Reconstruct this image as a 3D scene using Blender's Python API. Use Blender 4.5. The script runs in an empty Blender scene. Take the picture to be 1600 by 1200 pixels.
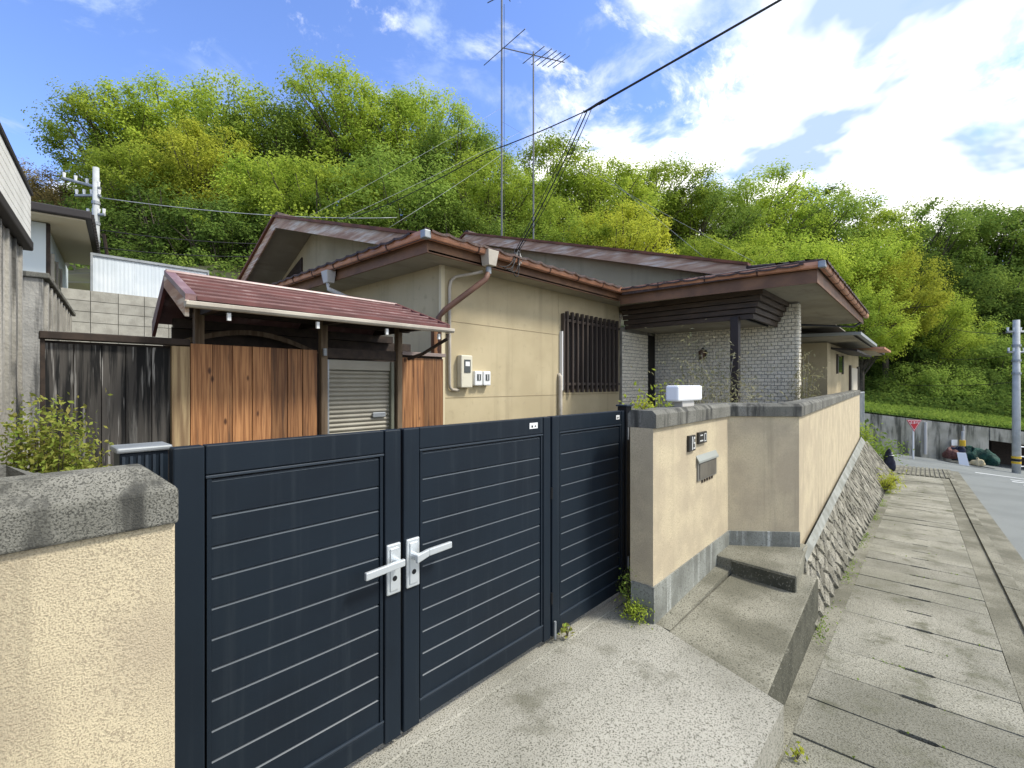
import bpy, math, random
import numpy as np
from mathutils import Vector, Matrix, Euler

random.seed(7)
R = math.radians
sc = bpy.context.scene
col = sc.collection

# ------------------------------------------------------------------ camera, sky, sun, exposure
# world X runs along the gate and street, Y into the property, Z up; Z = 0 is the eye height
YAW = R(42.5)
cam_d = bpy.data.cameras.new('camera')
cam_d.sensor_width = 36.0
cam_d.lens = 36.0 * 735.0 / 1600.0
cam_d.clip_start = 0.05
cam_d.clip_end = 2000
cam = bpy.data.objects.new('camera', cam_d)
col.objects.link(cam)
cam.rotation_euler = (R(90), 0, YAW - R(90))
sc.camera = cam

SUN_EL = R(50)
SUN_H = Vector((0.60, -0.80, 0)).normalized()       # horizontal direction towards the sun
world = bpy.data.worlds.new('World')
sc.world = world
world.use_nodes = True
wn, wl = world.node_tree.nodes, world.node_tree.links
wn.clear()
w_out = wn.new('ShaderNodeOutputWorld')
w_bg = wn.new('ShaderNodeBackground'); w_bg.inputs['Strength'].default_value = 0.125
w_sky = wn.new('ShaderNodeTexSky'); w_sky.sky_type = 'NISHITA'; w_sky.sun_disc = False
w_sky.sun_elevation = SUN_EL; w_sky.sun_rotation = math.atan2(SUN_H.x, SUN_H.y)
w_sky.air_density = 1.0; w_sky.dust_density = 0.3; w_sky.ozone_density = 2.0
w_tc = wn.new('ShaderNodeTexCoord')
w_sep = wn.new('ShaderNodeSeparateXYZ'); wl.new(w_tc.outputs['Generated'], w_sep.inputs[0])


def wmath(op, a, b=None, c=None):
    n = wn.new('ShaderNodeMath'); n.operation = op
    for i, x in enumerate((a, b, c)):
        if x is None:
            continue
        if isinstance(x, (int, float)):
            n.inputs[i].default_value = x
        else:
            wl.new(x, n.inputs[i])
    return n.outputs[0]


zc = wmath('ADD', wmath('MAXIMUM', w_sep.outputs[2], 0.0), 0.22)
w_cmb = wn.new('ShaderNodeCombineXYZ')
wl.new(wmath('DIVIDE', w_sep.outputs[0], zc), w_cmb.inputs[0])
wl.new(wmath('DIVIDE', w_sep.outputs[1], zc), w_cmb.inputs[1])


def wnoise(scale, detail, rough, off, dist=0.0):
    mp = wn.new('ShaderNodeMapping'); mp.inputs['Location'].default_value = off
    wl.new(w_cmb.outputs[0], mp.inputs[0])
    n = wn.new('ShaderNodeTexNoise'); n.inputs['Scale'].default_value = scale
    n.inputs['Detail'].default_value = detail; n.inputs['Roughness'].default_value = rough
    n.inputs['Distortion'].default_value = dist
    wl.new(mp.outputs[0], n.inputs[0])
    return n.outputs[0]


n_big = wnoise(1.05, 8, 0.55, (3.1, 1.7, 0.0), 0.2)
n_fine = wnoise(3.4, 7, 0.62, (0.3, 5.2, 0.0), 0.4)
n_shade = wnoise(1.6, 5, 0.55, (7.7, 2.2, 0.0), 0.2)
# a broad bank of cloud stands towards the sun, thin scraps on the other side
side = wmath('ADD', wmath('MULTIPLY', w_sep.outputs[0], 0.62), wmath('MULTIPLY', w_sep.outputs[1], -0.78))
bias = wmath('MULTIPLY', wmath('MINIMUM', side, 0.20), 0.235)
cover = wmath('ADD', wmath('ADD', wmath('MULTIPLY', n_big, 0.72), wmath('MULTIPLY', n_fine, 0.36)), bias)
n_wisp = wnoise(2.3, 8, 0.64, (11.3, 4.6, 0.0), 0.5)
w_ramp = wn.new('ShaderNodeValToRGB')
w_ramp.color_ramp.elements[0].position = 0.452
w_ramp.color_ramp.elements[1].position = 0.59
w_ramp.color_ramp.interpolation = 'EASE'
wl.new(cover, w_ramp.inputs[0])
w_cc = wn.new('ShaderNodeValToRGB')
w_cc.color_ramp.elements[0].position = 0.44; w_cc.color_ramp.elements[0].color = (2.7, 3.5, 4.9, 1)
w_cc.color_ramp.elements[1].position = 0.55; w_cc.color_ramp.elements[1].color = (9.2, 9.0, 8.7, 1)
wl.new(n_shade, w_cc.inputs[0])
w_tint = wn.new('ShaderNodeMix'); w_tint.data_type = 'RGBA'; w_tint.blend_type = 'MULTIPLY'
w_tint.inputs[0].default_value = 1.0
wl.new(w_sky.outputs[0], w_tint.inputs[6]); w_tint.inputs[7].default_value = (1.0, 1.08, 1.42, 1)
w_mix = wn.new('ShaderNodeMix'); w_mix.data_type = 'RGBA'
w_wr = wn.new('ShaderNodeMapRange'); w_wr.interpolation_type = 'SMOOTHSTEP'
w_wr.inputs[1].default_value = 0.515; w_wr.inputs[2].default_value = 0.64; w_wr.inputs[4].default_value = 0.85
wl.new(n_wisp, w_wr.inputs[0])
w_max = wmath('MAXIMUM', w_ramp.outputs[0], w_wr.outputs[0])
wl.new(w_max, w_mix.inputs[0]); wl.new(w_tint.outputs[2], w_mix.inputs[6]); wl.new(w_cc.outputs[0], w_mix.inputs[7])
wl.new(w_mix.outputs[2], w_bg.inputs[0]); wl.new(w_bg.outputs[0], w_out.inputs[0])

sun_d = bpy.data.lights.new('sun', 'SUN')
sun_d.energy = 2.6; sun_d.angle = R(10.0); sun_d.color = (1.0, 0.95, 0.86)
sun = bpy.data.objects.new('sun', sun_d); col.objects.link(sun)
sv = Vector((SUN_H.x * math.cos(SUN_EL), SUN_H.y * math.cos(SUN_EL), math.sin(SUN_EL)))
sun.rotation_euler = sv.to_track_quat('Z', 'Y').to_euler()
sun.location = (5, -10, 20)

sc.render.engine = 'CYCLES'
sc.view_settings.view_transform = 'Standard'
sc.view_settings.look = 'None'
sc.view_settings.exposure = 0.84
sc.view_settings.gamma = 1.0
sc.cycles.use_denoising = True
sc.cycles.max_bounces = 8
sc.cycles.transparent_max_bounces = 8

FW = Vector((math.cos(YAW), math.sin(YAW), 0)); RT = Vector((math.sin(YAW), -math.cos(YAW), 0))


def bearing(px, d, z=0.0):
    """ground position at a compass bearing (given as a photo column) and a depth in metres"""
    p = (FW + RT * ((px - 800.0) / 735.0)) * d
    return Vector((p.x, p.y, z))


# ------------------------------------------------------------------ materials
MATS = {}


def M(name, base, var=None, vs=3.0, vlo=.35, vhi=.65, spk=None, ss=90.0, slo=.45, shi=.6, rough=.8, bump=0.0, bs=90.0,
      metal=0.0, streak=None, sscale=(7, 7, .5), st_lo=.52, st_hi=.7, stretch=(1, 1, 1), jitter=0.0, spec=.35, bdist=.01, knots=None):
    m = bpy.data.materials.new(name); m.use_nodes = True
    nt = m.node_tree; N, L = nt.nodes, nt.links
    b = N['Principled BSDF']
    b.inputs['Roughness'].default_value = rough; b.inputs['Metallic'].default_value = metal
    b.inputs['Specular IOR Level'].default_value = spec
    g = N.new('ShaderNodeNewGeometry')
    mp = N.new('ShaderNodeMapping'); mp.inputs['Scale'].default_value = stretch
    L.new(g.outputs['Position'], mp.inputs[0])

    def noise(scale, detail=5, src=None, rough_=.55):
        n = N.new('ShaderNodeTexNoise'); n.inputs['Scale'].default_value = scale
        n.inputs['Detail'].default_value = detail; n.inputs['Roughness'].default_value = rough_
        L.new(src or mp.outputs[0], n.inputs[0]); return n.outputs[0]

    def ramp(src, lo, hi):
        r = N.new('ShaderNodeMapRange'); r.inputs[1].default_value = lo; r.inputs[2].default_value = hi
        r.interpolation_type = 'SMOOTHSTEP'
        L.new(src, r.inputs[0]); return r.outputs[0]

    def mix(a, bb, f):
        x = N.new('ShaderNodeMix'); x.data_type = 'RGBA'
        L.new(f, x.inputs[0])
        for i, c in ((6, a), (7, bb)):
            if isinstance(c, tuple):
                x.inputs[i].default_value = (*c, 1)
            else:
                L.new(c, x.inputs[i])
        return x.outputs[2]
    c = base
    if var:
        c = mix(base, var, ramp(noise(vs), vlo, vhi))
    if streak:
        m2 = N.new('ShaderNodeMapping'); m2.inputs['Scale'].default_value = sscale
        L.new(g.outputs['Position'], m2.inputs[0])
        c = mix(c, streak, ramp(noise(1.0, 6, m2.outputs[0], .62), st_lo, st_hi))
    if knots:
        m3 = N.new('ShaderNodeMapping'); m3.inputs['Scale'].default_value = (10, 10, 4.2)
        L.new(g.outputs['Position'], m3.inputs[0])
        vo = N.new('ShaderNodeTexVoronoi'); vo.inputs['Scale'].default_value = 1.0; vo.inputs['Randomness'].default_value = 1.0
        L.new(m3.outputs[0], vo.inputs['Vector'])
        c = mix(knots, c, ramp(vo.outputs['Distance'], .07, .15))
    if spk:
        c = mix(c, spk, ramp(noise(ss, 3), slo, shi))
    if jitter:
        oi = N.new('ShaderNodeObjectInfo')
        r = N.new('ShaderNodeMapRange'); r.inputs[3].default_value = 1 - jitter; r.inputs[4].default_value = 1 + jitter
        L.new(oi.outputs['Random'], r.inputs[0])
        h = N.new('ShaderNodeHueSaturation'); L.new(r.outputs[0], h.inputs['Value'])
        if isinstance(c, tuple):
            h.inputs['Color'].default_value = (*c, 1)
        else:
            L.new(c, h.inputs['Color'])
        c = h.outputs[0]
    if isinstance(c, tuple):
        b.inputs['Base Color'].default_value = (*c, 1)
    else:
        L.new(c, b.inputs['Base Color'])
    if bump:
        bn = N.new('ShaderNodeBump'); bn.inputs['Strength'].default_value = bump; bn.inputs['Distance'].default_value = bdist
        L.new(noise(bs, 4), bn.inputs['Height']); L.new(bn.outputs[0], b.inputs['Normal'])
    MATS[name] = m
    return m


def leaf_mat(name, c1, c2, c3, trans=.4, scale=.35):
    m = bpy.data.materials.new(name); m.use_nodes = True
    nt = m.node_tree; N, L = nt.nodes, nt.links
    N.remove(N['Principled BSDF'])
    g = N.new('ShaderNodeNewGeometry')
    n1 = N.new('ShaderNodeTexNoise'); n1.inputs['Scale'].default_value = scale; n1.inputs['Detail'].default_value = 2
    L.new(g.outputs['Position'], n1.inputs[0])
    n2 = N.new('ShaderNodeTexWhiteNoise'); n2.noise_dimensions = '1D'
    L.new(g.outputs['Random Per Island'], n2.inputs['W'])
    r1 = N.new('ShaderNodeMapRange'); r1.inputs[1].default_value = .38; r1.inputs[2].default_value = .62
    L.new(n1.outputs[0], r1.inputs[0])
    x1 = N.new('ShaderNodeMix'); x1.data_type = 'RGBA'
    L.new(r1.outputs[0], x1.inputs[0]); x1.inputs[6].default_value = (*c1, 1); x1.inputs[7].default_value = (*c2, 1)
    x2 = N.new('ShaderNodeMix'); x2.data_type = 'RGBA'
    q = N.new('ShaderNodeMath'); q.operation = 'MULTIPLY'; q.inputs[1].default_value = .55
    L.new(n2.outputs[0], q.inputs[0]); L.new(q.outputs[0], x2.inputs[0])
    L.new(x1.outputs[2], x2.inputs[6]); x2.inputs[7].default_value = (*c3, 1)
    oi = N.new('ShaderNodeObjectInfo')
    rr = N.new('ShaderNodeMapRange'); rr.inputs[3].default_value = .8; rr.inputs[4].default_value = 1.2
    L.new(oi.outputs['Random'], rr.inputs[0])
    h = N.new('ShaderNodeHueSaturation'); L.new(rr.outputs[0], h.inputs['Value']); L.new(x2.outputs[2], h.inputs['Color'])
    d = N.new('ShaderNodeBsdfDiffuse'); t = N.new('ShaderNodeBsdfTranslucent'); ms = N.new('ShaderNodeMixShader')
    L.new(h.outputs[0], d.inputs[0]); L.new(h.outputs[0], t.inputs[0])
    ms.inputs[0].default_value = trans
    L.new(d.outputs[0], ms.inputs[1]); L.new(t.outputs[0], ms.inputs[2])
    L.new(ms.outputs[0], N['Material Output'].inputs[0])
    MATS[name] = m
    return m


stucco = M('house_stucco', (.50, .425, .27), (.42, .352, .22), 1.1, rough=.9, bump=.35, bs=120, streak=(.33, .275, .175), sscale=(4, 4, .22), st_lo=.52, st_hi=.78, spk=(.40, .335, .215), ss=10, slo=.58, shi=.75)
rough_stucco = M('boundary_stucco', (.60, .515, .345), (.47, .395, .275), 3.5, spk=(.36, .30, .205), ss=260, slo=.48, shi=.62, rough=.95, bump=.9, bs=260, bdist=.004,
                 streak=(.31, .265, .185), sscale=(7, 7, .35), st_lo=.53, st_hi=.80)
coping_m = M('coping_concrete', (.235, .23, .198), (.15, .147, .122), 3.0, spk=(.065, .064, .054), ss=260, slo=.48, shi=.60, rough=.95, bump=.8, bs=230, bdist=.004,
             streak=(.045, .045, .04), sscale=(11, 11, 1.6), st_lo=.48, st_hi=.66)
plinth_m = M('plinth_mortar', (.25, .26, .23), (.15, .155, .135), 4, rough=.9, bump=.4, bs=60, streak=(.46, .475, .44), sscale=(12, 12, .6), st_lo=.53, st_hi=.70, spk=(.12, .12, .10), ss=90, slo=.52, shi=.7)
concrete = M('apron_concrete', (.385, .372, .315), (.25, .243, .20), .9, spk=(.10, .097, .073), ss=125, slo=.48, shi=.66, rough=.95, bump=.8, bs=140, bdist=.006, streak=(.17, .165, .125), sscale=(3, 3, 3), st_lo=.55, st_hi=.75)
old_conc = M('old_concrete', (.26, .25, .195), (.135, .13, .095), 1.8, spk=(.07, .067, .047), ss=100, slo=.47, shi=.68, rough=.95, bump=.6, bs=90)
slab_m = M('slab_concrete', (.335, .324, .265), (.195, .19, .148), 1.0, spk=(.085, .082, .058), ss=115, slo=.47, shi=.66, streak=(.13, .13, .085), sscale=(4, 4, 4), st_lo=.52, st_hi=.72, rough=.95, bump=.8, bs=100, jitter=.12)
dark_gap = M('gap_soil', (.035, .033, .025), rough=1)
asphalt = M('asphalt', (.20, .215, .205), (.165, .178, .17), .8, spk=(.12, .13, .125), ss=160, slo=.5, shi=.65, rough=.75, bump=.4, bs=180)
white_paint = M('road_paint', (.72, .74, .73), (.45, .47, .46), 9, vlo=.5, vhi=.75, rough=.7)
stone_m = M('wall_stone', (.30, .285, .23), (.18, .17, .13), 5, spk=(.065, .06, .045), ss=70, slo=.5, shi=.66, rough=.95, bump=.9, bs=45, jitter=.22, bdist=.02)
mortar_m = M('wall_mortar', (.13, .125, .10), (.075, .073, .055), 6, rough=1, bump=.6, bs=60)
band_m = M('mortar_band', (.30, .31, .28), (.19, .195, .17), 4, rough=.95, bump=.5, bs=60)
navy = M('navy_aluminium', (.0085, .0150, .0235), (.007, .012, .019), 2.0, rough=.45, spec=.22, bump=.02, bs=300, streak=(.016, .023, .031), sscale=(22, 22, .7), st_lo=.52, st_hi=.75)
navy_edge = M('navy_trim', (.022, .032, .045), rough=.4, spec=.4)
lip_highlight = M('lip_highlight', (.075, .09, .105), rough=.4, spec=.4)
black_m = M('black_aluminium', (.008, .009, .011), rough=.4)
silver = M('silver_handle', (.62, .66, .68), rough=.38, metal=.55)
plank_m = M('cedar_plank', (.38, .185, .075), (.20, .085, .032), 1.0, vlo=.38, vhi=.62, rough=.6, bump=.4, bs=2.0, stretch=(75, 75, 2.2), jitter=.38, knots=(.075, .03, .013),
            streak=(.11, .055, .028), sscale=(22, 22, 1.1), st_lo=.54, st_hi=.68, bdist=.004)
grey_plank = M('weathered_plank', (.085, .078, .070), (.010, .010, .010), 1.0, vlo=.42, vhi=.58, rough=.85, bump=.5, bs=2.0, stretch=(30, 30, 1.5), jitter=.4, spk=(.30, .29, .27), ss=1.6, slo=.58, shi=.66,
               streak=(.26, .25, .23), sscale=(14, 14, 1.0), st_lo=.55, st_hi=.72, bdist=.004)
post_wood = M('old_post_wood', (.17, .125, .08), (.09, .06, .035), 1.0, rough=.8, bump=.3, bs=2, stretch=(30, 30, 2))
pale_wood = M('pale_post_wood', (.42, .31, .17), (.20, .13, .07), 1.0, rough=.8, bump=.3, bs=2, stretch=(34, 34, 1.6))
dark_wood = M('dark_timber', (.045, .030, .021), (.025, .017, .012), 1.0, rough=.7, stretch=(14, 2, 14))
shutter_m = M('shutter_metal', (.30, .285, .23), (.24, .225, .18), 2, rough=.5, metal=.1)
red_metal = M('red_sheet_roof', (.22, .12, .11), (.15, .078, .072), 5, rough=.38, spec=.5, streak=(.36, .25, .235), sscale=(6, 6, 6), st_lo=.5, st_hi=.75)
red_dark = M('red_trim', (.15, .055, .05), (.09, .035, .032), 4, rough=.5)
cream = M('cream_plastic', (.50, .46, .38), (.38, .34, .28), 5, rough=.5)
copper = M('copper_gutter', (.56, .27, .155), (.42, .19, .105), 3, rough=.42, spec=.5, streak=(.30, .135, .08), sscale=(6, 6, 6), st_lo=.55, st_hi=.75)
brown_fascia = M('brown_fascia', (.20, .105, .055), (.13, .07, .04), 3, rough=.6)
barge_m = M('barge_board', (.52, .36, .24), (.34, .20, .13), 1.0, rough=.75, stretch=(2, 2, 16), streak=(.66, .58, .47), sscale=(1.2, 1.2, 14), st_lo=.48, st_hi=.66)
soffit_m = M('soffit_board', (.37, .335, .26), (.29, .26, .20), 1.6, rough=.9, streak=(.22, .195, .15), sscale=(1, 4, 1), st_lo=.55, st_hi=.8)
roof_tile = M('roof_tile', (.085, .052, .043), (.045, .03, .026), 6, rough=.7, jitter=.1, spk=(.12, .09, .075), ss=30, slo=.55, shi=.7)
board_m = M('canopy_board', (.085, .06, .043), (.05, .036, .027), 1.0, rough=.55, stretch=(3, 3, 20), streak=(.085, .066, .052), sscale=(2, 2, 30), st_lo=.55, st_hi=.75)
brick_m = M('white_brick_tile', (.86, .81, .68), (.76, .71, .58), 9, rough=.6, spec=.2, spk=(.38, .37, .32), ss=40, slo=.52, shi=.7)
brick_joint = M('brick_joint', (.25, .24, .205), (.17, .165, .14), 5, rough=1)
louver_m = M('bronze_louver', (.055, .042, .034), rough=.45, spec=.5)
glass_dark = M('dark_glass', (.02, .022, .024), rough=.08, spec=.6)
white_pl = M('white_plastic', (.74, .75, .74), rough=.4)
pale_grey = M('pale_grey_plastic', (.48, .47, .44), rough=.5)
meter_glass = M('meter_window', (.06, .07, .07), rough=.15)
cable_m = M('cable_rubber', (.012, .012, .012), rough=.6)
antenna_m = M('antenna_metal', (.14, .145, .15), rough=.5, metal=.4)
steel_m = M('galvanised_steel', (.34, .36, .37), (.26, .28, .29), 6, rough=.5, metal=.4)
pole_m = M('pole_concrete', (.46, .48, .475), (.37, .39, .385), 3, rough=.85)
sheet_m = M('white_steel_sheet', (.70, .75, .78), (.58, .64, .68), 1.5, rough=.45)
block_m = M('concrete_block', (.40, .39, .34), (.31, .30, .26), 6, rough=.95, bump=.5, bs=60, jitter=.12, streak=(.20, .195, .17), sscale=(5, 5, 1), st_lo=.55, st_hi=.75)
rib_plaster = M('neighbour_plaster', (.40, .385, .34), (.27, .26, .23), 2, rough=.95, bump=.8, bs=40, streak=(.09, .088, .08), sscale=(11, 11, .7), st_lo=.50, st_hi=.66)
siding_m = M('white_siding', (.70, .70, .66), (.62, .62, .58), 4, rough=.6)
pale_wall = M('pale_blue_wall', (.58, .64, .65), rough=.7)
cream_soffit = M('cream_soffit', (.62, .55, .40), rough=.8)
dark_roof = M('dark_roof_edge', (.03, .026, .025), rough=.6)
ret_conc = M('retaining_concrete', (.34, .335, .29), (.22, .22, .18), 1.0, rough=.95, bump=.5, bs=20, streak=(.06, .063, .05), sscale=(2.2, 2.2, .35), st_lo=.48, st_hi=.64)
soil = M('hill_soil', (.045, .05, .02), (.03, .028, .014), .6, rough=1)
grass_m = M('grass_bank', (.10, .19, .025), (.06, .12, .015), 2, rough=1, bump=1, bs=25, bdist=.1)
ground_m = M('ground_gravel', (.23, .22, .17), (.17, .16, .12), 1.2, rough=1, bump=.5, bs=40)
red_sign = M('sign_red', (.45, .025, .035), rough=.4)
yellow_m = M('yellow_band', (.65, .42, .03), rough=.5)
green_tarp = M('green_net', (.014, .07, .048), (.006, .035, .025), 5, rough=.8, bump=1, bs=12, bdist=.08)
blue_dark = M('dark_navy_cloth', (.03, .035, .06), (.015, .016, .03), 6, rough=.8)
orange_cl = M('reddish_bag', (.20, .085, .065), (.12, .05, .04), 7, rough=.7, bump=1, bs=14, bdist=.08)
rock_m = M('garden_rock', (.24, .235, .22), (.12, .12, .11), 5, rough=.95, bump=1, bs=14, bdist=.03)
bark = M('bark', (.12, .10, .075), (.07, .058, .043), 6, rough=1)
bark_pale = M('pale_twig', (.40, .36, .27), rough=.9)
plate_m = M('black_nameplate', (.012, .012, .013), rough=.25, spec=.6)
mark_m = M('nameplate_mark', (.55, .55, .52), rough=.5)
leaf_y = leaf_mat('leaf_fresh', (.38, .48, .06), (.235, .345, .044), (.46, .52, .085), .46)
leaf_yy = leaf_mat('leaf_yellow', (.47, .50, .055), (.36, .41, .045), (.56, .55, .09), .42)
leaf_g = leaf_mat('leaf_green', (.23, .33, .058), (.145, .235, .04), (.32, .40, .085), .42)
leaf_d = leaf_mat('leaf_evergreen', (.10, .16, .032), (.055, .10, .02), (.18, .25, .05), .38)
leaf_o = leaf_mat('leaf_olive', (.25, .19, .06), (.16, .15, .045), (.33, .24, .11), .35)
leaf_dry = leaf_mat('leaf_dry', (.38, .36, .20), (.26, .27, .12), (.48, .45, .30), .4, 3)
leaf_red = leaf_mat('leaf_nandina', (.26, .38, .06), (.32, .38, .08), (.42, .31, .11), .4, 6)

# ------------------------------------------------------------------ mesh helpers


class MB:
    def __init__(s):
        s.v, s.f = [], []

    def add(s, vs, fs):
        o = len(s.v); s.v += [tuple(x) for x in vs]; s.f += [tuple(i + o for i in f) for f in fs]; return s

    def box(s, x0, x1, y0, y1, z0, z1):
        if x0 > x1: x0, x1 = x1, x0
        if y0 > y1: y0, y1 = y1, y0
        if z0 > z1: z0, z1 = z1, z0
        return s.add([(x0, y0, z0), (x1, y0, z0), (x1, y1, z0), (x0, y1, z0), (x0, y0, z1), (x1, y0, z1), (x1, y1, z1), (x0, y1, z1)],
                     [(0, 3, 2, 1), (4, 5, 6, 7), (0, 1, 5, 4), (1, 2, 6, 5), (2, 3, 7, 6), (3, 0, 4, 7)])

    def hexa(s, lo, hi):
        """two matching rings, lower and upper (counter-clockwise from above)"""
        n = len(lo)
        fs = [tuple(reversed(range(n))), tuple(range(n, 2 * n))]
        for i in range(n):
            j = (i + 1) % n
            fs.append((i, j, n + j, n + i))
        return s.add(list(lo) + list(hi), fs)

    def slab(s, poly, th):
        """a plate: poly is its top outline in space, th its vertical thickness"""
        return s.hexa([(p[0], p[1], p[2] - th) for p in poly], poly)

    def sweep(s, path, prof, closed=False, up=Vector((0, 0, 1))):
        """sweep a profile (side, up) along a path with mitred corners; side points to the right of travel"""
        P = [Vector(p) for p in path]; n = len(P); k = len(prof); rings = []
        for i in range(n):
            a = (P[i] - P[i - 1]) if (i > 0 or closed) else (P[1] - P[0])
            b = (P[(i + 1) % n] - P[i]) if (i < n - 1 or closed) else (P[i] - P[i - 1])
            a.normalize(); b.normalize()
            ra = a.cross(up).normalized(); rb = b.cross(up).normalized()
            m = (ra + rb).normalized(); m = m / max(.3, m.dot(ra))
            rings.append([P[i] + m * q[0] + up * q[1] for q in prof])
        vs = [x for r in rings for x in r]; fs = []
        for i in range(n - 1 if not closed else n):
            j = (i + 1) % n
            for q in range(k):
                w = (q + 1) % k
                fs.append((i * k + q, i * k + w, j * k + w, j * k + q))
        if not closed:
            fs.append(tuple(range(k - 1, -1, -1))); fs.append(tuple((n - 1) * k + q for q in range(k)))
        return s.add(vs, fs)

    def tube(s, pts, r, n=8, cap=True):
        P = [Vector(p) for p in pts]; rad = r if isinstance(r, (list, tuple)) else [r] * len(P)
        vs, fs = [], []; ref = None
        for i, p in enumerate(P):
            t = (P[min(i + 1, len(P) - 1)] - P[max(i - 1, 0)]).normalized()
            if ref is None:
                ref = t.orthogonal().normalized()
            ref = (ref - t * ref.dot(t))
            ref = ref.normalized() if ref.length > 1e-6 else t.orthogonal().normalized()
            b = t.cross(ref)
            for q in range(n):
                a = 2 * math.pi * q / n
                vs.append(p + (ref * math.cos(a) + b * math.sin(a)) * rad[i])
        for i in range(len(P) - 1):
            for q in range(n):
                w = (q + 1) % n
                fs.append((i * n + q, i * n + w, (i + 1) * n + w, (i + 1) * n + q))
        if cap:
            fs.append(tuple(range(n - 1, -1, -1))); fs.append(tuple((len(P) - 1) * n + q for q in range(n)))
        return s.add(vs, fs)

    def blob(s, c, r, seed=0, amp=.18, seg=12, rings=8, flat=None):
        rnd = random.Random(seed); ph = [rnd.uniform(0, 6.28) for _ in range(6)]
        vs, fs = [], []
        for i in range(rings + 1):
            th = math.pi * i / rings
            for j in range(seg):
                a = 2 * math.pi * j / seg
                k = 1 + amp * (math.sin(2 * a + ph[0]) * math.sin(th * 2 + ph[1]) + .6 * math.sin(3 * a + ph[2] + th * 3) + .4 * math.sin(5 * a + ph[3]) * math.sin(th))
                z = math.cos(th) * r[2] * k
                if flat is not None: z = max(z, flat)
                vs.append((c[0] + math.sin(th) * math.cos(a) * r[0] * k, c[1] + math.sin(th) * math.sin(a) * r[1] * k, c[2] + z))
        for i in range(rings):
            for j in range(seg):
                w = (j + 1) % seg
                fs.append((i * seg + j, (i + 1) * seg + j, (i + 1) * seg + w, i * seg + w))
        return s.add(vs, fs)

    def mesh(s, name, mat, off=(0, 0, 0), smooth=False):
        me = bpy.data.meshes.new(name)
        me.from_pydata([(a - off[0], b - off[1], c - off[2]) for a, b, c in s.v], [], s.f)
        me.materials.append(mat)
        if smooth:
            me.polygons.foreach_set('use_smooth', [True] * len(me.polygons))
        me.update(); return me

    def build(s, name, mat, parent=None, smooth=False, bevel=0.0, kind=None, label=None):
        off = wloc(parent) if parent else (0, 0, 0)
        o = bpy.data.objects.new(name, s.mesh(name, mat, off, smooth))
        col.objects.link(o)
        if parent: o.parent = parent
        if bevel:
            md = o.modifiers.new('bevel', 'BEVEL'); md.width = bevel; md.segments = 2; md.limit_method = 'ANGLE'; md.angle_limit = R(40)
        if kind: o['kind'] = kind
        if label: o['label'] = label
        return o


def wloc(o):
    p = Vector((0, 0, 0))
    while o is not None:
        p += o.location; o = o.parent
    return p


def thing(name, label, cat, loc=(0, 0, 0), group=None):
    o = bpy.data.objects.new(name, None); col.objects.link(o); o.location = loc
    o.empty_display_size = .2
    o['label'] = label; o['category'] = cat
    if group: o['group'] = group
    return o


def tag(o, label, cat, group=None):
    o['label'] = label; o['category'] = cat
    if group: o['group'] = group
    return o


def struct(o, kind='structure', label=None):
    o['kind'] = kind
    if label: o['label'] = label
    return o


def inst(name, mesh, parent, loc, rot=(0, 0, 0), scale=(1, 1, 1)):
    """an object that shares mesh data; loc is in world coordinates"""
    o = bpy.data.objects.new(name, mesh); col.objects.link(o)
    if parent:
        o.parent = parent; loc = Vector(loc) - wloc(parent)
    o.location = loc; o.rotation_euler = rot; o.scale = scale
    return o


# ------------------------------------------------------------------ ground, street
SK = .025                        # the street runs at a slight angle to the gate


def sm(x):
    x = max(0., min(1., x)); return x * x * (3 - 2 * x)


def zs(u, v=0.6):
    """street surface: falls away along the street, tips sideways at the junction"""
    return -1.75 - .062 * min(u, 40) + .12 * sm((u - 20) / 12) * (max(v, -14) - .6)


def hill(u, v):
    d = FW.x * u + FW.y * v
    return max(1.2 + (.38 - .12 * sm((9 - u) / 9)) * (v - 12.5), -1.95 + .40 * (d - 27.5))


def sheet(name, us, cs, fz, mat, th=.25, parent=None):
    """long strip between street-parallel offsets cs, sampled along us, with a skirt"""
    mb = MB(); n, m = len(us), len(cs)
    vs = [(u, c + SK * u, fz(u, c + SK * u)) for u in us for c in cs]
    fs = [(i * m + j, (i + 1) * m + j, (i + 1) * m + j + 1, i * m + j + 1) for i in range(n - 1) for j in range(m - 1)]
    mb.add(vs, fs)
    for c in (cs[0], cs[-1]):
        vs = []
        for u in us:
            v = c + SK * u; z = fz(u, v); vs += [(u, v, z), (u, v, z - th)]
        mb.add(vs, [(2 * i, 2 * i + 1, 2 * i + 3, 2 * i + 2) for i in range(n - 1)])
    return mb.build(name, mat, parent)


def frange(a, b, st):
    n = max(1, int(round((b - a) / st))); return [a + (b - a) * i / n for i in range(n + 1)]


# ground sheet reaching the horizon
mb = MB()
gx = sorted(set([-600, -200, -80, -40, -20] + frange(-12, 44, 2) + [60, 100, 200, 600]))
gy = [-600, -200, -80, -40, -20, -12, -8, -4, -2, 0, 1.0, 4, 10, 20, 40, 100, 600]
mb.add([(x, y, zs(max(x, -12), y) - .16) for x in gx for y in gy],
       [(i * len(gy) + j, (i + 1) * len(gy) + j, (i + 1) * len(gy) + j + 1, i * len(gy) + j + 1) for i in range(len(gx) - 1) for j in range(len(gy) - 1)])
struct(mb.build('ground', ground_m))

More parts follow.
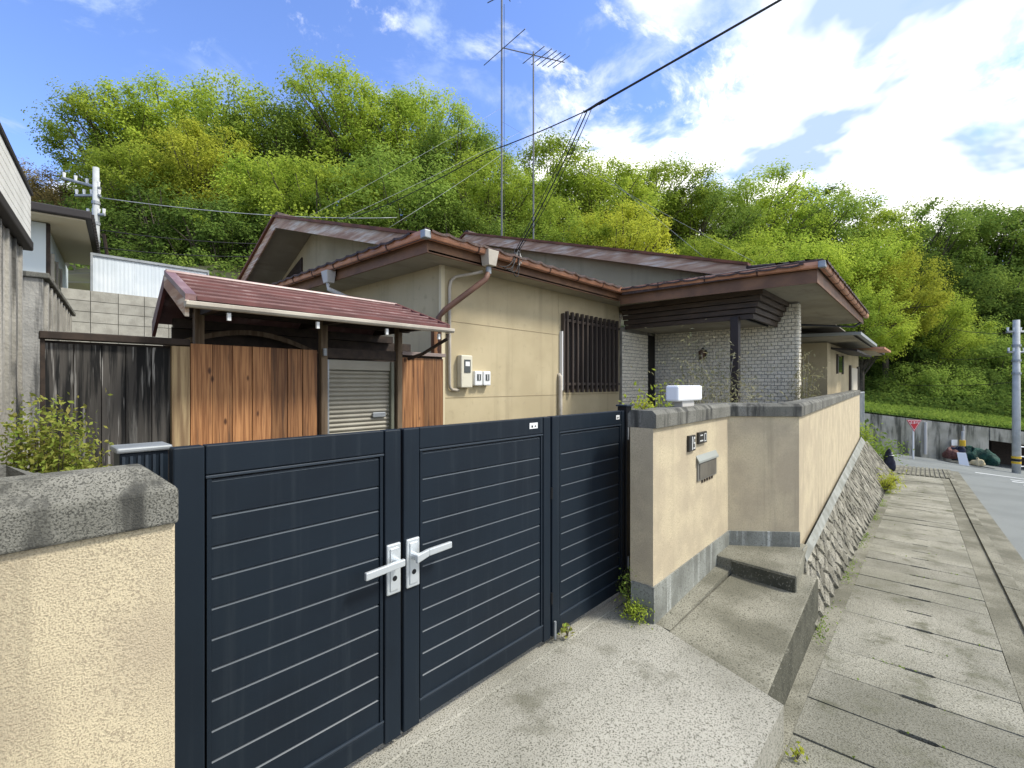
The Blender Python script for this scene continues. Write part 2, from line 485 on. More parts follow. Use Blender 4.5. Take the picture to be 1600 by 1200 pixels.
US = frange(-14, 24.5, 1.0)
road = struct(sheet('road', frange(-14, 40, 1.0), [-12, -9, -6, -4, -2.5, -1.03], lambda u, v: zs(u, v) - .06, asphalt))
mb = MB()     # the cross street at the foot of the slope
ju = frange(24.45, 44, 1.0); jv = frange(-11, 9, 1.0)
junction = MB().add([(u, v, zs(u, v) - .054) for u in ju for v in jv],
                    [(i * len(jv) + j, (i + 1) * len(jv) + j, (i + 1) * len(jv) + j + 1, i * len(jv) + j + 1) for i in range(len(ju) - 1) for j in range(len(jv) - 1)]).build('cross_road', asphalt)
struct(junction)
# painted markings
for (pts, nm) in [([(26.2, -.95), (26.6, -.95), (26.6, -4.6), (26.2, -4.6)], 'stop_line')]:
    struct(MB().add([(a, b, zs(a, b) - .044) for a, b in pts], [(0, 1, 2, 3)]).build(nm, white_paint))
for q, (a, b, c) in enumerate([(23.9, -1.75, -3.2), (22.7, -1.7, -3.0), (21.4, -1.85, -3.1)]):
    struct(MB().add([(a, b, zs(a, b) - .050), (a + .34, b, zs(a + .34, b) - .050), (a + .34, c, zs(a + .34, c) - .050), (a, c, zs(a, c) - .050)], [(0, 1, 2, 3)]).build('road_marking', white_paint))

# pavement: side strip, bed, cover slabs, kerb, gutter
pave = struct(sheet('sidewalk', US, [-.66, -.475], lambda u, v: zs(u) - .004, old_conc))
sheet('side_strip', frange(-3, 24.5, 1), [.541, 1.3], lambda u, v: zs(u) - .003, old_conc, parent=pave)
sheet('slab_bed', frange(-3, 24.5, 1), [-.48, .55], lambda u, v: zs(u) - .07, dark_gap, .2, parent=pave)
gut = struct(sheet('gutter_channel', US, [-1.035, -.795], lambda u, v: zs(u) - .045, old_conc))
PIT = .452
w2 = PIT / 2 - .0028


def slab_mesh():
    y0, y1, ya, yb = -.47, .54, -.075, .115
    ring = [(-w2, y0), (w2, y0), (w2, ya), (w2 - .016, ya + .02), (w2 - .016, yb - .02), (w2, yb), (w2, y1), (-w2, y1), (-w2, yb), (-w2 + .016, yb - .02), (-w2 + .016, ya + .02), (-w2, ya)]
    mb = MB(); mb.hexa([(a, b, -.065) for a, b in ring], [(a, b, 0) for a, b in ring])
    return mb.mesh('slab', slab_m)


sl_me = slab_mesh(); rs = random.Random(3)
tilt = math.atan(.062)
for i in range(56):
    u = -.85 + PIT * i
    inst('slab', sl_me, pave, (u, SK * u, zs(u) + rs.uniform(-.006, .004)), (rs.uniform(-.006, .006), tilt + rs.uniform(-.008, .008), math.atan(SK)))
kerb_me = MB().hexa([(-.297, -.80, -.25), (.297, -.80, -.25), (.297, -.662, -.25), (-.297, -.662, -.25)],
                    [(-.297, -.788, .012), (.297, -.788, .012), (.297, -.664, .022), (-.297, -.664, .022)]).mesh('kerb_stone', old_conc)
kerb = struct(thing('kerb', '', 'x')); del kerb['category']; del kerb['label']
for i in range(44):
    u = -2.0 + .6 * i
    inst('kerb_stone', kerb_me, kerb, (u, SK * u, zs(u) + rs.uniform(-.004, .004)), (0, tilt, math.atan(SK) + rs.uniform(-.004, .004)))

# driveway apron, landing, step
mb = MB()
mb.hexa([(-2.5, .62, -2.3), (2.80, .62, -2.3), (3.02, 1.41, -2.3), (-2.5, 1.41, -2.3)],
        [(-2.5, .62, -1.695), (2.80, .62, -1.695), (3.02, 1.41, -1.634), (-2.5, 1.41, -1.634)])
mb.hexa([(-2.5, 1.411, -2.3), (3.02, 1.411, -2.3), (3.02, 2.6, -2.3), (-2.5, 2.6, -2.3)],
        [(-2.5, 1.411, -1.634), (3.02, 1.411, -1.634), (3.02, 2.6, -1.618), (-2.5, 2.6, -1.618)])
struct(mb.build('driveway', concrete))
mb = MB()
mb.hexa([(2.78, .70, -2.4), (4.75, .80, -2.4), (4.75, 1.36, -2.4), (3.0, 1.34, -2.4)],
        [(2.78, .70, -1.690), (4.75, .80, -1.662), (4.75, 1.36, -1.645), (3.0, 1.34, -1.642)])
struct(mb.build('landing', old_conc, bevel=.01))
mb = MB().hexa([(4.30, .86, -2.3), (5.2, .95, -2.3), (5.2, 1.6, -2.3), (4.30, 1.6, -2.3)], [(4.30, .86, -1.535), (5.2, .95, -1.525), (5.2, 1.6, -1.515), (4.30, 1.6, -1.515)])
struct(mb.build('step', old_conc, bevel=.012))
mb = MB().hexa([(3.03, 1.345, -2.3), (4.3, 1.365, -2.3), (4.3, 1.55, -2.3), (3.03, 1.55, -2.3)], [(3.03, 1.345, -1.645), (4.3, 1.365, -1.615), (4.3, 1.55, -1.60), (3.03, 1.55, -1.635)])
struct(mb.build('drain_strip', old_conc))
struct(MB().box(.35, 3.36, 1.755, 1.90, -1.66, -1.624).build('gate_sill', concrete, bevel=.006))
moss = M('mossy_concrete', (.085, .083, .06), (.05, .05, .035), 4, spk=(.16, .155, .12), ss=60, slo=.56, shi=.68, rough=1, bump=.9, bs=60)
stp_ = [o for o in col.objects if o.name == 'step'][0]; lnd = [o for o in col.objects if o.name == 'landing'][0]; drv = [o for o in col.objects if o.name == 'driveway'][0]
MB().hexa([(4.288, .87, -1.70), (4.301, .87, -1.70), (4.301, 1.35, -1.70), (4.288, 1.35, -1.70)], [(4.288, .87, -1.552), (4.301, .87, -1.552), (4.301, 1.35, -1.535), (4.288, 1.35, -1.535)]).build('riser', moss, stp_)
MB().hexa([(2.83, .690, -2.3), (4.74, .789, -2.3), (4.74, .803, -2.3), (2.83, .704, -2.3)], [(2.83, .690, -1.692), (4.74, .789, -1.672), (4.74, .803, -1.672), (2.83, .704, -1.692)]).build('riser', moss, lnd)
# yard behind the walls
mb = MB(); yp = [(-6, 1.7), (3.3, 1.7), (4.8, 1.66), (5.2, 1.2), (18, 2.1), (18, 12.6), (-6, 12.6)]
struct(mb.hexa([(a, b, -3.4) for a, b in yp], [(a, b, -1.64) for a, b in yp]).build('yard', ground_m))

# ------------------------------------------------------------------ boundary walls
COP = [(-.0, 0), (.185, 0), (.185, .095), (.14, .135), (.02, .135), (-.0, .1)]


def coping_prof(th, over=.022, h=.095, ch=.04):
    # profile in (right-of-travel, up); wall occupies side 0..-th (left = property)
    return [(over, 0), (over, h), (over - ch, h + ch), (-th - over + ch, h + ch), (-th - over, h), (-th - over, 0)]


TH = .17
wallR = thing('boundary_wall', 'beige stucco boundary wall with dark coping, mailbox slot and nameplates', 'wall', (3.02, 1.46, -1.6))
path = [(3.02, 1.46), (4.66, 1.50), (5.07, .995), (17.5, 1.85)]
P3 = lambda z: [(a, b, z) for a, b in path]
MB().sweep(P3(-1.40), [(0, 0), (0, 1.095), (-TH, 1.095), (-TH, 0)]).build('wall_body', rough_stucco, wallR)
MB().sweep(P3(-.305), coping_prof(TH, ch=.028)).build('coping', coping_m, wallR, bevel=.004)
MB().sweep([(3.008, 1.448, -1.68), (4.655, 1.488, -1.68), (5.06, .985, -1.68)], [(0, 0), (0, .295), (-TH, .295), (-TH, 0)]).build('plinth', plinth_m, wallR)
MB().hexa([(5.07, .997, -1.9), (17.5, 1.852, -2.9), (17.5, 2.0, -2.9), (5.07, 1.15, -1.9)], [(5.07, .997, -1.402), (17.5, 1.852, -1.402), (17.5, 2.0, -1.402), (5.07, 1.15, -1.402)]).build('wall_foot', rough_stucco, wallR)
# mailbox slot
VW = lambda u: 1.46 + (u - 3.02) * .0244


def wallbox(u0, u1, d0, d1, z0, z1):
    """box standing proud of the wall face by d0..d1"""
    return MB().hexa([(u0, VW(u0) - d1, z0), (u1, VW(u1) - d1, z0), (u1, VW(u1) - d0, z0), (u0, VW(u0) - d0, z0)],
                     [(u0, VW(u0) - d1, z1), (u1, VW(u1) - d1, z1), (u1, VW(u1) - d0, z1), (u0, VW(u0) - d0, z1)])


slot = wallbox(3.84, 4.30, -.01, .012, -.795, -.605).build('mailbox', M('mailbox_frame', (.20, .19, .165), rough=.5, metal=.3), wallR, bevel=.003)
wallbox(3.87, 4.27, .0, .018, -.78, -.655).build('flap', M('mailbox_flap', (.17, .155, .125), (.12, .11, .09), 8, rough=.45, metal=.3), slot, bevel=.003)
hd = MB(); hd.hexa([(3.83, VW(3.83) - .026, -.645), (4.31, VW(4.31) - .026, -.645), (4.31, VW(4.31), -.60), (3.83, VW(3.83), -.60)],
                   [(3.83, VW(3.83) - .026, -.630), (4.31, VW(4.31) - .026, -.630), (4.31, VW(4.31), -.585), (3.83, VW(3.83), -.585)])
hd.build('hood', M('mailbox_hood', (.33, .35, .32), rough=.45, metal=.3), slot)
for q in range(5):
    wallbox(3.95 + .06 * q, 3.975 + .06 * q, -.005, .008, -.822, -.80).build('drip_hole', dark_wood, slot)
np1 = tag(wallbox(3.63, 3.765, -.01, .02, -.53, -.405).build('nameplate', plate_m, bevel=.003), 'small upright black plate with pale marks on the beige wall', 'plate')
for (a, b, c, d_) in [(3.685, 3.700, -.52, -.415), (3.722, 3.748, -.436, -.420), (3.715, 3.752, -.474, -.462), (3.716, 3.726, -.474, -.436), (3.742, 3.752, -.515, -.474), (3.715, 3.745, -.515, -.503)]:
    wallbox(a, b, .0202, .0225, c, d_).build('mark', mark_m, np1)
np2 = tag(wallbox(3.84, 4.03, -.01, .02, -.49, -.395).build('nameplate', plate_m, bevel=.003), 'black oblong nameplate with pale lettering above the mailbox hood', 'plate')
for (a, b, c, d_) in [(3.868, 3.925, -.425, -.416), (3.862, 3.932, -.470, -.460), (3.958, 3.966, -.472, -.412), (4.000, 4.008, -.472, -.412), (3.958, 4.008, -.416, -.410), (3.958, 4.008, -.476, -.470)]:
    wallbox(a, b, .0202, .0225, c, d_).build('mark', mark_m, np2)

wallL = thing('boundary_wall', 'short beige stucco wall with thick grey coping left of the dark gate', 'wall', (.285, 1.36, -1.6))
pl = [(-2.4, 1.30), (.285, 1.35)]
MB().sweep([(a, b, -1.72) for a, b in pl], [(0, 0), (0, 1.39), (-TH, 1.39), (-TH, 0)]).build('wall_body', rough_stucco, wallL, bevel=.006)
cp = MB(); o_ = .014; e = .285
z0, z1, z2 = -.329, -.248, -.197
f0 = lambda u, w: 1.35 + (u - .285) * .0186 + w
lo = [(-2.4, f0(-2.4, -o_), z0), (e + .004, f0(e, -o_), z0), (e + .004, f0(e, TH + o_), z0), (-2.4, f0(-2.4, TH + o_), z0)]
mi = [(a, b, z1) for a, b, c in lo]
hi = [(-2.4, f0(-2.4, .045), z2), (e - .05, f0(e, .045), z2), (e - .05, f0(e, TH - .045), z2), (-2.4, f0(-2.4, TH - .045), z2)]
cp.add(lo + mi + hi, [(3, 2, 1, 0)] + [(a, (a + 1) % 4, 4 + (a + 1) % 4, 4 + a) for a in range(4)] + [(4 + a, 4 + (a + 1) % 4, 8 + (a + 1) % 4, 8 + a) for a in range(4)] + [(8, 9, 10, 11)])
cp.build('coping', coping_m, wallL, bevel=.006)

# ------------------------------------------------------------------ battered stone wall under the street wall
stw = thing('stone_wall', 'battered wall of fitted rough stones rising from the sidewalk', 'wall', (5, .9, -1.9))


def topl(s):
    u = 4.98 + 12.6 * s if s <= 1 else 17.58 + (s - 1) * 12.6
    return Vector((u, .975 + .0688 * (u - 5.07) - .01, -1.56 - .06 * min(s, 1) - .9 * max(0, s - 1)))


def basel(s):
    u = 4.42 + 13.6 * s
    return Vector((u, .775 + .0255 * (u - 4.4), zs(u) - .02))


def stp(s, h):
    return basel(s).lerp(topl(s), h)


SMAX = 1.14
mb = MB(); ns = 40
for i in range(ns):
    a, b = SMAX * i / ns, SMAX * (i + 1) / ns
    mb.add([stp(a, -.05), stp(b, -.05), stp(b, 1), stp(a, 1)], [(0, 1, 2, 3)])
mb.add([stp(0, -.05), stp(0, 1), (5.3, 1.3, -1.56), (5.3, 1.3, -2.3)], [(0, 1, 2, 3)])
mb.add([stp(SMAX, -.05), stp(SMAX, 1), stp(SMAX, 1) + Vector((0, 1.2, 0)), stp(SMAX, -.05) + Vector((0, 1.4, 0))], [(0, 1, 2, 3)])
mb.add([stp(.97, 1), stp(SMAX, 1), stp(SMAX, 1) + Vector((0, 1.2, 0)), stp(.97, 1) + Vector((0, 1.2, 0))], [(0, 1, 2, 3)])
mb.build('mortar', mortar_m, stw)
rows = 3.5
ds = .32 / 13.6
cnt = 0
rr = random.Random(11)
jit = {}


def lat(i, j):
    """corner of the diamond lattice, shaken"""
    if (i, j) not in jit:
        jit[(i, j)] = (rr.uniform(-.12, .12), rr.uniform(-.11, .11))
    q = jit[(i, j)]
    return (i * .5 + q[0] * (0 < j < 2 * rows), j / (2 * rows) * 1.0 + q[1] / rows * (0 < j < 2 * rows))


ncol = int(SMAX / ds * 2)
for j in range(1, int(2 * rows)):
    for i in range(ncol):
        if (i + j) % 2: continue
        cs = [lat(i - 1, j), lat(i, j - 1), lat(i + 1, j), lat(i, j + 1)]
        cx = sum(c[0] for c in cs) / 4; cy = sum(c[1] for c in cs) / 4
        pts, top = [], []
        nrm = Vector((-.05, -.9, .42)).normalized()
        for c in cs:
            a = cx + (c[0] - cx) * .93; b = cy + (c[1] - cy) * .93
            p = stp(max(0, min(SMAX, a * ds)), max(0, min(1, b)))
            q = stp(max(0, min(SMAX, (cx + (c[0] - cx) * .80) * ds)), max(0, min(1, cy + (c[1] - cy) * .80)))
            pts.append(p - nrm * .01); top.append(q + nrm * rr.uniform(.008, .034))
        m = MB(); m.add(pts + top, [(0, 1, 5, 4), (1, 2, 6, 5), (2, 3, 7, 6), (3, 0, 4, 7), (4, 5, 6, 7)])
        m.build('stone', stone_m, stw); cnt += 1
mb = MB()
for i in range(30):
    a, b = .99 * i / 30, .99 * (i + 1) / 30
    A, B = topl(a), topl(b); n_ = Vector((0, -.035, .0))
    A2, B2 = stp(a, .90), stp(b, .90)
    mb.add([A2 + n_, B2 + n_, B + Vector((0, -.012, .04)), A + Vector((0, -.012, .04))], [(0, 1, 2, 3)])
mb.build('mortar_band', band_m, stw)

# ------------------------------------------------------------------ gate
gate = thing('driveway_gate', 'dark navy slatted folding gate with three leaves and silver lever handles', 'gate', (1.8, 1.815, -1.61))
G0 = 1.815; ZT, ZB = -.205, -1.592


def slat_mesh(w, h):
    """board with a sloping upper lip that catches the sky"""
    mb = MB()
    prof = [(0, 0), (0, h - .0105), (.009, h - .004), (.026, h - .006), (.026, 0)]
    lo_ = [(0, a, b) for a, b in prof]; hi_ = [(w, a, b) for a, b in prof]; k = len(prof)
    mb.add(lo_ + hi_, [(i, (i + 1) % k, k + (i + 1) % k, k + i) for i in range(k)] + [tuple(range(k - 1, -1, -1)), tuple(range(k, 2 * k))])
    return mb


def leaf(u0, u1, sl, sr, label):
    lf = MB().box(u0 + sl, u1 - sr, G0, G0 + .042, ZT - .10, ZT).build('gate_leaf', navy, gate, bevel=.004, label=label)
    MB().box(u0, u0 + sl - .003, G0 - .004, G0 + .046, ZB, ZT).build('stile', navy, lf, bevel=.005)
    MB().box(u1 - sr + .003, u1, G0 - .004, G0 + .046, ZB, ZT).build('stile', navy, lf, bevel=.005)
    MB().box(u0 + sl, u1 - sr, G0 - .002, G0 + .044, ZT - .112, ZT - .102).build('trim_strip', navy_edge, lf, bevel=.002)
    MB().box(u0 + sl, u1 - sr, G0, G0 + .042, ZB + .012, ZB + .098).build('bottom_rail', navy, lf, bevel=.004)
    MB().box(u0 + sl, u1 - sr, G0 - .002, G0 + .044, ZB + .1, ZB + .11).build('trim_strip', navy_edge, lf, bevel=.002)
    MB().box(u0 + sl - .001, u1 - sr + .001, G0 + .034, G0 + .04, ZB + .1, ZT - .1).build('backing', black_m, lf)
    a, b = u0 + sl + .004, u1 - sr - .004
    MB().box(a, a + .014, G0 + .001, G0 + .034, ZB + .112, ZT - .114).build('side_trim', navy, lf)
    MB().box(b - .014, b, G0 + .001, G0 + .034, ZB + .112, ZT - .114).build('side_trim', navy, lf)
    w = b - a - .032
    top, bot = ZT - .116, ZB + .112; n = 11
    first = .124; h = (top - first - bot) / (n - 1)
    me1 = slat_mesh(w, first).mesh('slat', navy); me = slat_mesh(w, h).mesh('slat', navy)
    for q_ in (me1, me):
        q_.materials.append(lip_highlight); q_.polygons[1].material_index = 1      # edge of the board, a highlight painted into its paler colour
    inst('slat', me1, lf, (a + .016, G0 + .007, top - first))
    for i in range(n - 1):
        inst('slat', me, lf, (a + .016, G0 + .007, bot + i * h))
    return lf


l1 = leaf(.375, 1.232, .092, .086, 'left gate leaf with handle on its right stile')
l2 = leaf(1.246, 2.335, .092, .072, 'middle gate leaf with handle on its left stile')
l3 = leaf(2.352, 3.262, .082, .045, 'right gate leaf beside the mailbox wall')
pst = MB().box(3.272, 3.352, G0 - .015, G0 + .065, -1.66, -.175).build('hinge_post', black_m, gate, bevel=.005)
MB().box(3.262, 3.362, G0 - .024, G0 + .074, -.174, -.162).build('post_cap', navy_edge, pst, bevel=.003)
MB().box(3.29, 3.30, G0 - .021, G0 - .014, -.43, -.335).build('hinge_pin', silver, pst)
MB().box(3.29, 3.30, G0 - .021, G0 - .014, -1.43, -1.335).build('hinge_pin', silver, pst)
for z in (-.72, -1.38):
    MB().tube([(2.343, G0 - .006, z), (2.343, G0 - .006, z + .07)], .008, 8).build('hinge', black_m, l2)
MB().tube([(2.36, G0 - .02, -1.60), (2.36, G0 - .02, -1.49)], .008, 8).build('drop_bolt', steel_m, l2)
for (u, w, hh, lf) in [(2.135, .075, .035, l2), (3.14, .05, .032, l3)]:
    st_ = MB().box(u, u + w, G0 - .0015, G0 + .001, -.268, -.268 + hh).build('sticker', white_pl, lf)
    MB().box(u + w * .22, u + w * .40, G0 - .0025, G0 - .0012, -.261, -.248).build('sticker_mark', black_m, st_)
    MB().box(u + w * .62, u + w * .80, G0 - .0025, G0 - .0012, -.258, -.250).build('sticker_mark', black_m, st_)


def handle(uc, side, lf):
    zc_ = -.822
    pl_ = MB().box(uc - .036, uc + .036, G0 - .018, G0 - .004, zc_ - .112, zc_ + .112).build('handle_plate', silver, lf, bevel=.006)
    MB().box(uc - .022, uc + .022, G0 - .023, G0 - .017, zc_ - .094, zc_ + .094).build('plate_relief', silver, pl_, bevel=.004)
    MB().tube([(uc - .004 * side, G0 - .022, zc_ + .035), (uc - .004 * side, G0 - .062, zc_ + .035)], .017, 12).build('spindle', silver, pl_, smooth=False)
    L_ = MB(); s = side
    y0, y1 = G0 - .074, G0 - .056
    if s < 0:
        L_.hexa([(uc - .17, y0, zc_ + .012), (uc + .022, y0, zc_ + .022), (uc + .022, y1, zc_ + .022), (uc - .17, y1, zc_ + .012)],
                [(uc - .17, y0, zc_ + .045), (uc + .022, y0, zc_ + .052), (uc + .022, y1, zc_ + .052), (uc - .17, y1, zc_ + .045)])
    else:
        L_.hexa([(uc - .018, y0, zc_ + .012), (uc + .05, y0, zc_ + .030), (uc + .05, y1, zc_ + .030), (uc - .018, y1, zc_ + .012)],
                [(uc - .018, y0, zc_ + .05), (uc + .05, y0, zc_ + .062), (uc + .05, y1, zc_ + .062), (uc - .018, y1, zc_ + .05)])
        L_.hexa([(uc + .05, y0, zc_ + .030), (uc + .185, y0, zc_ + .034), (uc + .185, y1, zc_ + .034), (uc + .05, y1, zc_ + .030)],
                [(uc + .05, y0, zc_ + .062), (uc + .185, y0, zc_ + .064), (uc + .185, y1, zc_ + .064), (uc + .05, y1, zc_ + .062)])
    L_.build('lever', silver, pl_, bevel=.004)
    MB().tube([(uc, G0 - .0235, zc_ - .04), (uc, G0 - .0185, zc_ - .04)], .012, 12).build('keyhole', black_m, pl_)


handle(1.187, -1, l1)
handle(1.290, 1, l2)

bp = thing('gate_post', 'short dark blue post with pale cap behind the left wall coping', 'post', (.33, 2.0, -1.6))
MB().box(.262, .392, 1.95, 2.06, -1.64, -.225).build('post_body', navy, bp, bevel=.004)
for k in range(6):
    MB().box(.268 + k * .02, .276 + k * .02, 1.945, 1.951, -1.62, -.235).build('rib', navy_edge, bp)
MB().box(.252, .402, 1.938, 2.072, -.224, -.206).build('post_cap', steel_m, bp, bevel=.006)

# ------------------------------------------------------------------ shed with plank fence
shed = thing('garden_shed', 'plank-walled shed with small red ribbed roof and a roller shutter', 'shed', (1.9, 4.0, -1.62))
FV = 3.9
plank_me = [MB().hexa([(0, 0, 0), (w, 0, 0), (w, .022, 0), (0, .022, 0)], [(0, 0, 1.92), (w, 0, 1.92), (w, .022, 1.92), (0, .022, 1.92)]).mesh('plank', plank_m) for w in (.116, .124, .132)]
rs = random.Random(5)


def planks(u0, u1, parent, ztop, zb=-1.64, mes=plank_me, ws=(.116, .124, .132), v=FV):
    u = u0
    while u < u1 - .05:
        k = rs.randrange(3); w = ws[k]
        s = 1.0
        if u + w > u1: s = (u1 - u) / w
        inst('plank', mes[k], parent, (u, v + rs.uniform(-.005, .005), zb), (0, 0, 0), (s, 1, (ztop - zb) / 1.92))
        u += w * s + .0045


fence = MB().box(.88, 1.845, FV + .03, FV + .05, -1.64, .26).build('plank_wall', dark_wood, shed)
planks(.912, 1.835, fence, .285)
fence2 = MB().box(2.66, 3.19, FV + .03, FV + .05, -1.64, .29).build('plank_wall', dark_wood, shed)
planks(2.672, 3.175, fence2, .262)
MB().box(2.65, 3.19, FV - .03, FV + .06, .283, .318).build('top_cap', M('cap_strip', (.24, .19, .17), rough=.6), fence2, bevel=.003)
# roller shutter
sh = MB().box(1.905, 2.56, FV + .055, FV + .065, -1.64, .215).build('roller_shutter', shutter_m, shed)
MB().box(1.905, 2.56, FV + .02, FV + .055, .125, .213).build('shutter_box', shutter_m, sh, bevel=.004)
k = 8
prof = [(.0, .0)] + [(-.012 * math.sin(math.pi * i / k), .038 * i / k) for i in range(1, k)] + [(0, .038)]
smb = MB(); smb.add([(0, a, b) for a, b in prof] + [(.64, a, b) for a, b in prof], [(i, i + k + 1, i + k + 2, i + 1) for i in range(k)])
sm_me = smb.mesh('shutter_slat', shutter_m, smooth=True)
for i in range(44):
    z = .085 - i * .0395
    inst('shutter_slat', sm_me, sh, (1.912, FV + .052, z))
lk = MB().box(2.36, 2.50, FV + .022, FV + .040, -.315, -.265).build('shutter_lock', steel_m, sh, bevel=.008)
MB().box(1.90, 1.925, FV - .0, FV + .06, -1.64, .21).build('guide_rail', steel_m, sh)
MB().box(2.545, 2.575, FV - .0, FV + .06, -1.64, .21).build('guide_rail', M('rail_green', (.13, .135, .10), rough=.5), sh)
MB().box(1.90, 2.60, FV - .0, FV + .045, .225, .315).build('lintel', dark_wood, shed, bevel=.004)
for (a, b, zt, mt) in [(1.845, 1.902, .66, post_wood), (2.60, 2.655, .66, post_wood), (.95, 1.01, .58, post_wood), (3.10, 3.15, .60, plank_m)]:
    y = FV - .022 if mt is post_wood and a > 1.2 else FV + .052
    MB().box(a, b, y, y + .06, -1.64, zt).build('post', mt, shed, bevel=.004)
MB().tube([(1.865, FV - .045, .24), (1.865, FV - .045, .30)], .018, 8).build('bracket', steel_m, shed)
MB().box(.80, .905, FV - .012, FV + .035, -1.64, .262).build('corner_post', pale_wood, shed, bevel=.004)
# roof: stepped courses of red sheet, ridge along the fence
U0, U1 = .80, 2.925
RV, RZ, EV, EZ, BV, BZ = 4.06, .785, 3.50, .545, 4.42, .49
rf = MB()
rf.hexa([(U0 + .02, EV + .02, EZ - .03), (U1 - .02, EV + .02, EZ - .03), (U1 - .02, RV, RZ - .05), (U0 + .02, RV, RZ - .05)],
        [(U0 + .02, EV + .02, EZ - .012), (U1 - .02, EV + .02, EZ - .012), (U1 - .02, RV, RZ - .012), (U0 + .02, RV, RZ - .012)])
roof = rf.build('roof', red_dark, shed)
ncourse = 6
for i in range(ncourse):
    a, b = i / ncourse, (i + 1) / ncourse
    va, za = EV + (RV - EV) * a, EZ + (RZ - EZ) * a
    vb, zb_ = EV + (RV - EV) * b, EZ + (RZ - EZ) * b
    hip = .10
    m = MB().hexa([(U0 + .05, va, za - .012), (U1 - .02 - .22 * a, va, za - .012), (U1 - .02 - .22 * b, vb, zb_ - .012), (U0 + .05, vb, zb_ - .012)],
                  [(U0 + .05, va, za + .026), (U1 - .02 - .22 * a, va, za + .026), (U1 - .02 - .22 * b, vb, zb_ + .003), (U0 + .05, vb, zb_ + .003)])
    m.build('roof_course', red_metal, roof)
    MB().box(U0 + .052, U1 - .03 - .22 * a, va - .006, va + .0, za - .010, za + .016).build('course_shadow', red_dark, roof)  # dark strip painting in the shadow gap below each course edge
MB().hexa([(U0 + .0, BV, BZ - .03), (U0 + .0, RV + .0, RZ - .03), (U1 - .24, RV, RZ - .03), (U1 - .24, BV, BZ - .03)][::-1],
          [(U0 + .0, BV, BZ), (U0 + .0, RV + .0, RZ), (U1 - .24, RV, RZ), (U1 - .24, BV, BZ)][::-1]).build('back_slope', red_metal, roof)
MB().hexa([(U0 - .01, EV, EZ - .015), (U0 + .05, EV, EZ - .015), (U0 + .05, RV, RZ - .015), (U0 - .01, RV, RZ - .015)],
          [(U0 - .01, EV, EZ + .024), (U0 + .05, EV, EZ + .024), (U0 + .05, RV, RZ + .02), (U0 - .01, RV, RZ + .02)]).build('verge_trim', red_metal, roof)
MB().hexa([(U1 - .03, EV, EZ - .01), (U1 + .01, EV, EZ - .01), (U1 - .21, RV, RZ - .01), (U1 - .25, RV, RZ - .01)],
          [(U1 - .03, EV, EZ + .028), (U1 + .01, EV, EZ + .028), (U1 - .21, RV, RZ + .026), (U1 - .25, RV, RZ + .026)]).build('verge_trim', red_dark, roof)
MB().tube([(U0 + .0, RV, RZ + .012), (U1 - .22, RV, RZ + .012)], .018, 8).build('ridge_cap', red_metal, roof)
MB().hexa([(U0 - .012, EV + .0, EZ - .12), (U0 + .01, EV + .0, EZ - .12), (U0 + .01, RV, RZ - .10), (U0 - .012, RV, RZ - .10)],
          [(U0 - .012, EV + .0, EZ - .016), (U0 + .01, EV, EZ - .016), (U0 + .01, RV, RZ - .016), (U0 - .012, RV, RZ - .016)]).build('barge_board', barge_m, roof)
MB().hexa([(U0 - .012, RV + .002, RZ - .10), (U0 + .01, RV + .002, RZ - .10), (U0 + .01, BV + .02, BZ - .13), (U0 - .012, BV + .02, BZ - .13)],
          [(U0 - .012, RV + .002, RZ - .016), (U0 + .01, RV + .002, RZ - .016), (U0 + .01, BV + .02, BZ - .02), (U0 - .012, BV + .02, BZ - .02)]).build('barge_board', red_dark, roof)
g_ = MB().sweep([(U0 - .02, EV - .03, EZ - .055), (U1 + .02, EV - .03, EZ - .045)], [(.032, .028), (.032, .004), (.02, -.012), (-.015, -.012), (-.03, 0), (-.03, .028)]).build('eave_gutter', cream, shed, bevel=.004)
for u in (1.02, 1.62, 2.22, 2.78):
    MB().box(u, u + .022, EV - .02, EV + .0, EZ - .125, EZ - .075).build('gutter_hook', white_pl, g_)
MB().tube([(2.88, EV - .03, EZ - .07), (2.88, EV - .03, EZ - .115), (2.80, EV + .25, EZ - .25), (2.72, EV + .38, EZ - .30)], .016, 8).build('gutter_spout', dark_wood, g_)
# framing under the roof
for (v, z) in [(FV + .10, .52), (4.30, .43)]:
    MB().box(U0 + .1, U1 - .1, v, v + .06, z, z + .07).build('beam', dark_wood, shed)
for u in (.98, 1.86, 2.62):
    MB().box(u, u + .05, FV - .3, 4.38, .50, .55).build('tie_beam', dark_wood, shed)
MB().box(U0 + .1, 3.1, 4.37, 4.39, -1.64, .44).build('back_wall', dark_wood, shed)
ar = MB(); pts = [(.82 + 1.15 * i / 14, 4.22, .27 + .15 * math.sin(math.pi * i / 14)) for i in range(15)]
ar.sweep(pts, [(.03, -.02), (.03, .02), (-.03, .02), (-.03, -.02)]); ar.build('curved_beam', post_wood, shed)

# weathered fence left of the shed
wf = thing('weathered_fence', 'blackened weathered board fence under a dark cap rail', 'fence', (.5, 3.92, -1.62))
MB().box(.17, .86, 3.955, 3.975, -1.64, .262).build('backing', dark_wood, wf)
gp = [MB().box(0, w, 0, .02, 0, 1.9).mesh('plank', grey_plank) for w in (.116, .124, .132)]
planks(.185, .80, wf, .265, mes=gp, v=3.93)
MB().box(.16, .905, FV - .02, FV + .08, .268, .312).build('cap_rail', dark_wood, wf, bevel=.004)
MB().box(.165, .185, FV + .0, FV + .06, -1.64, .267).build('end_post', dark_wood, wf)

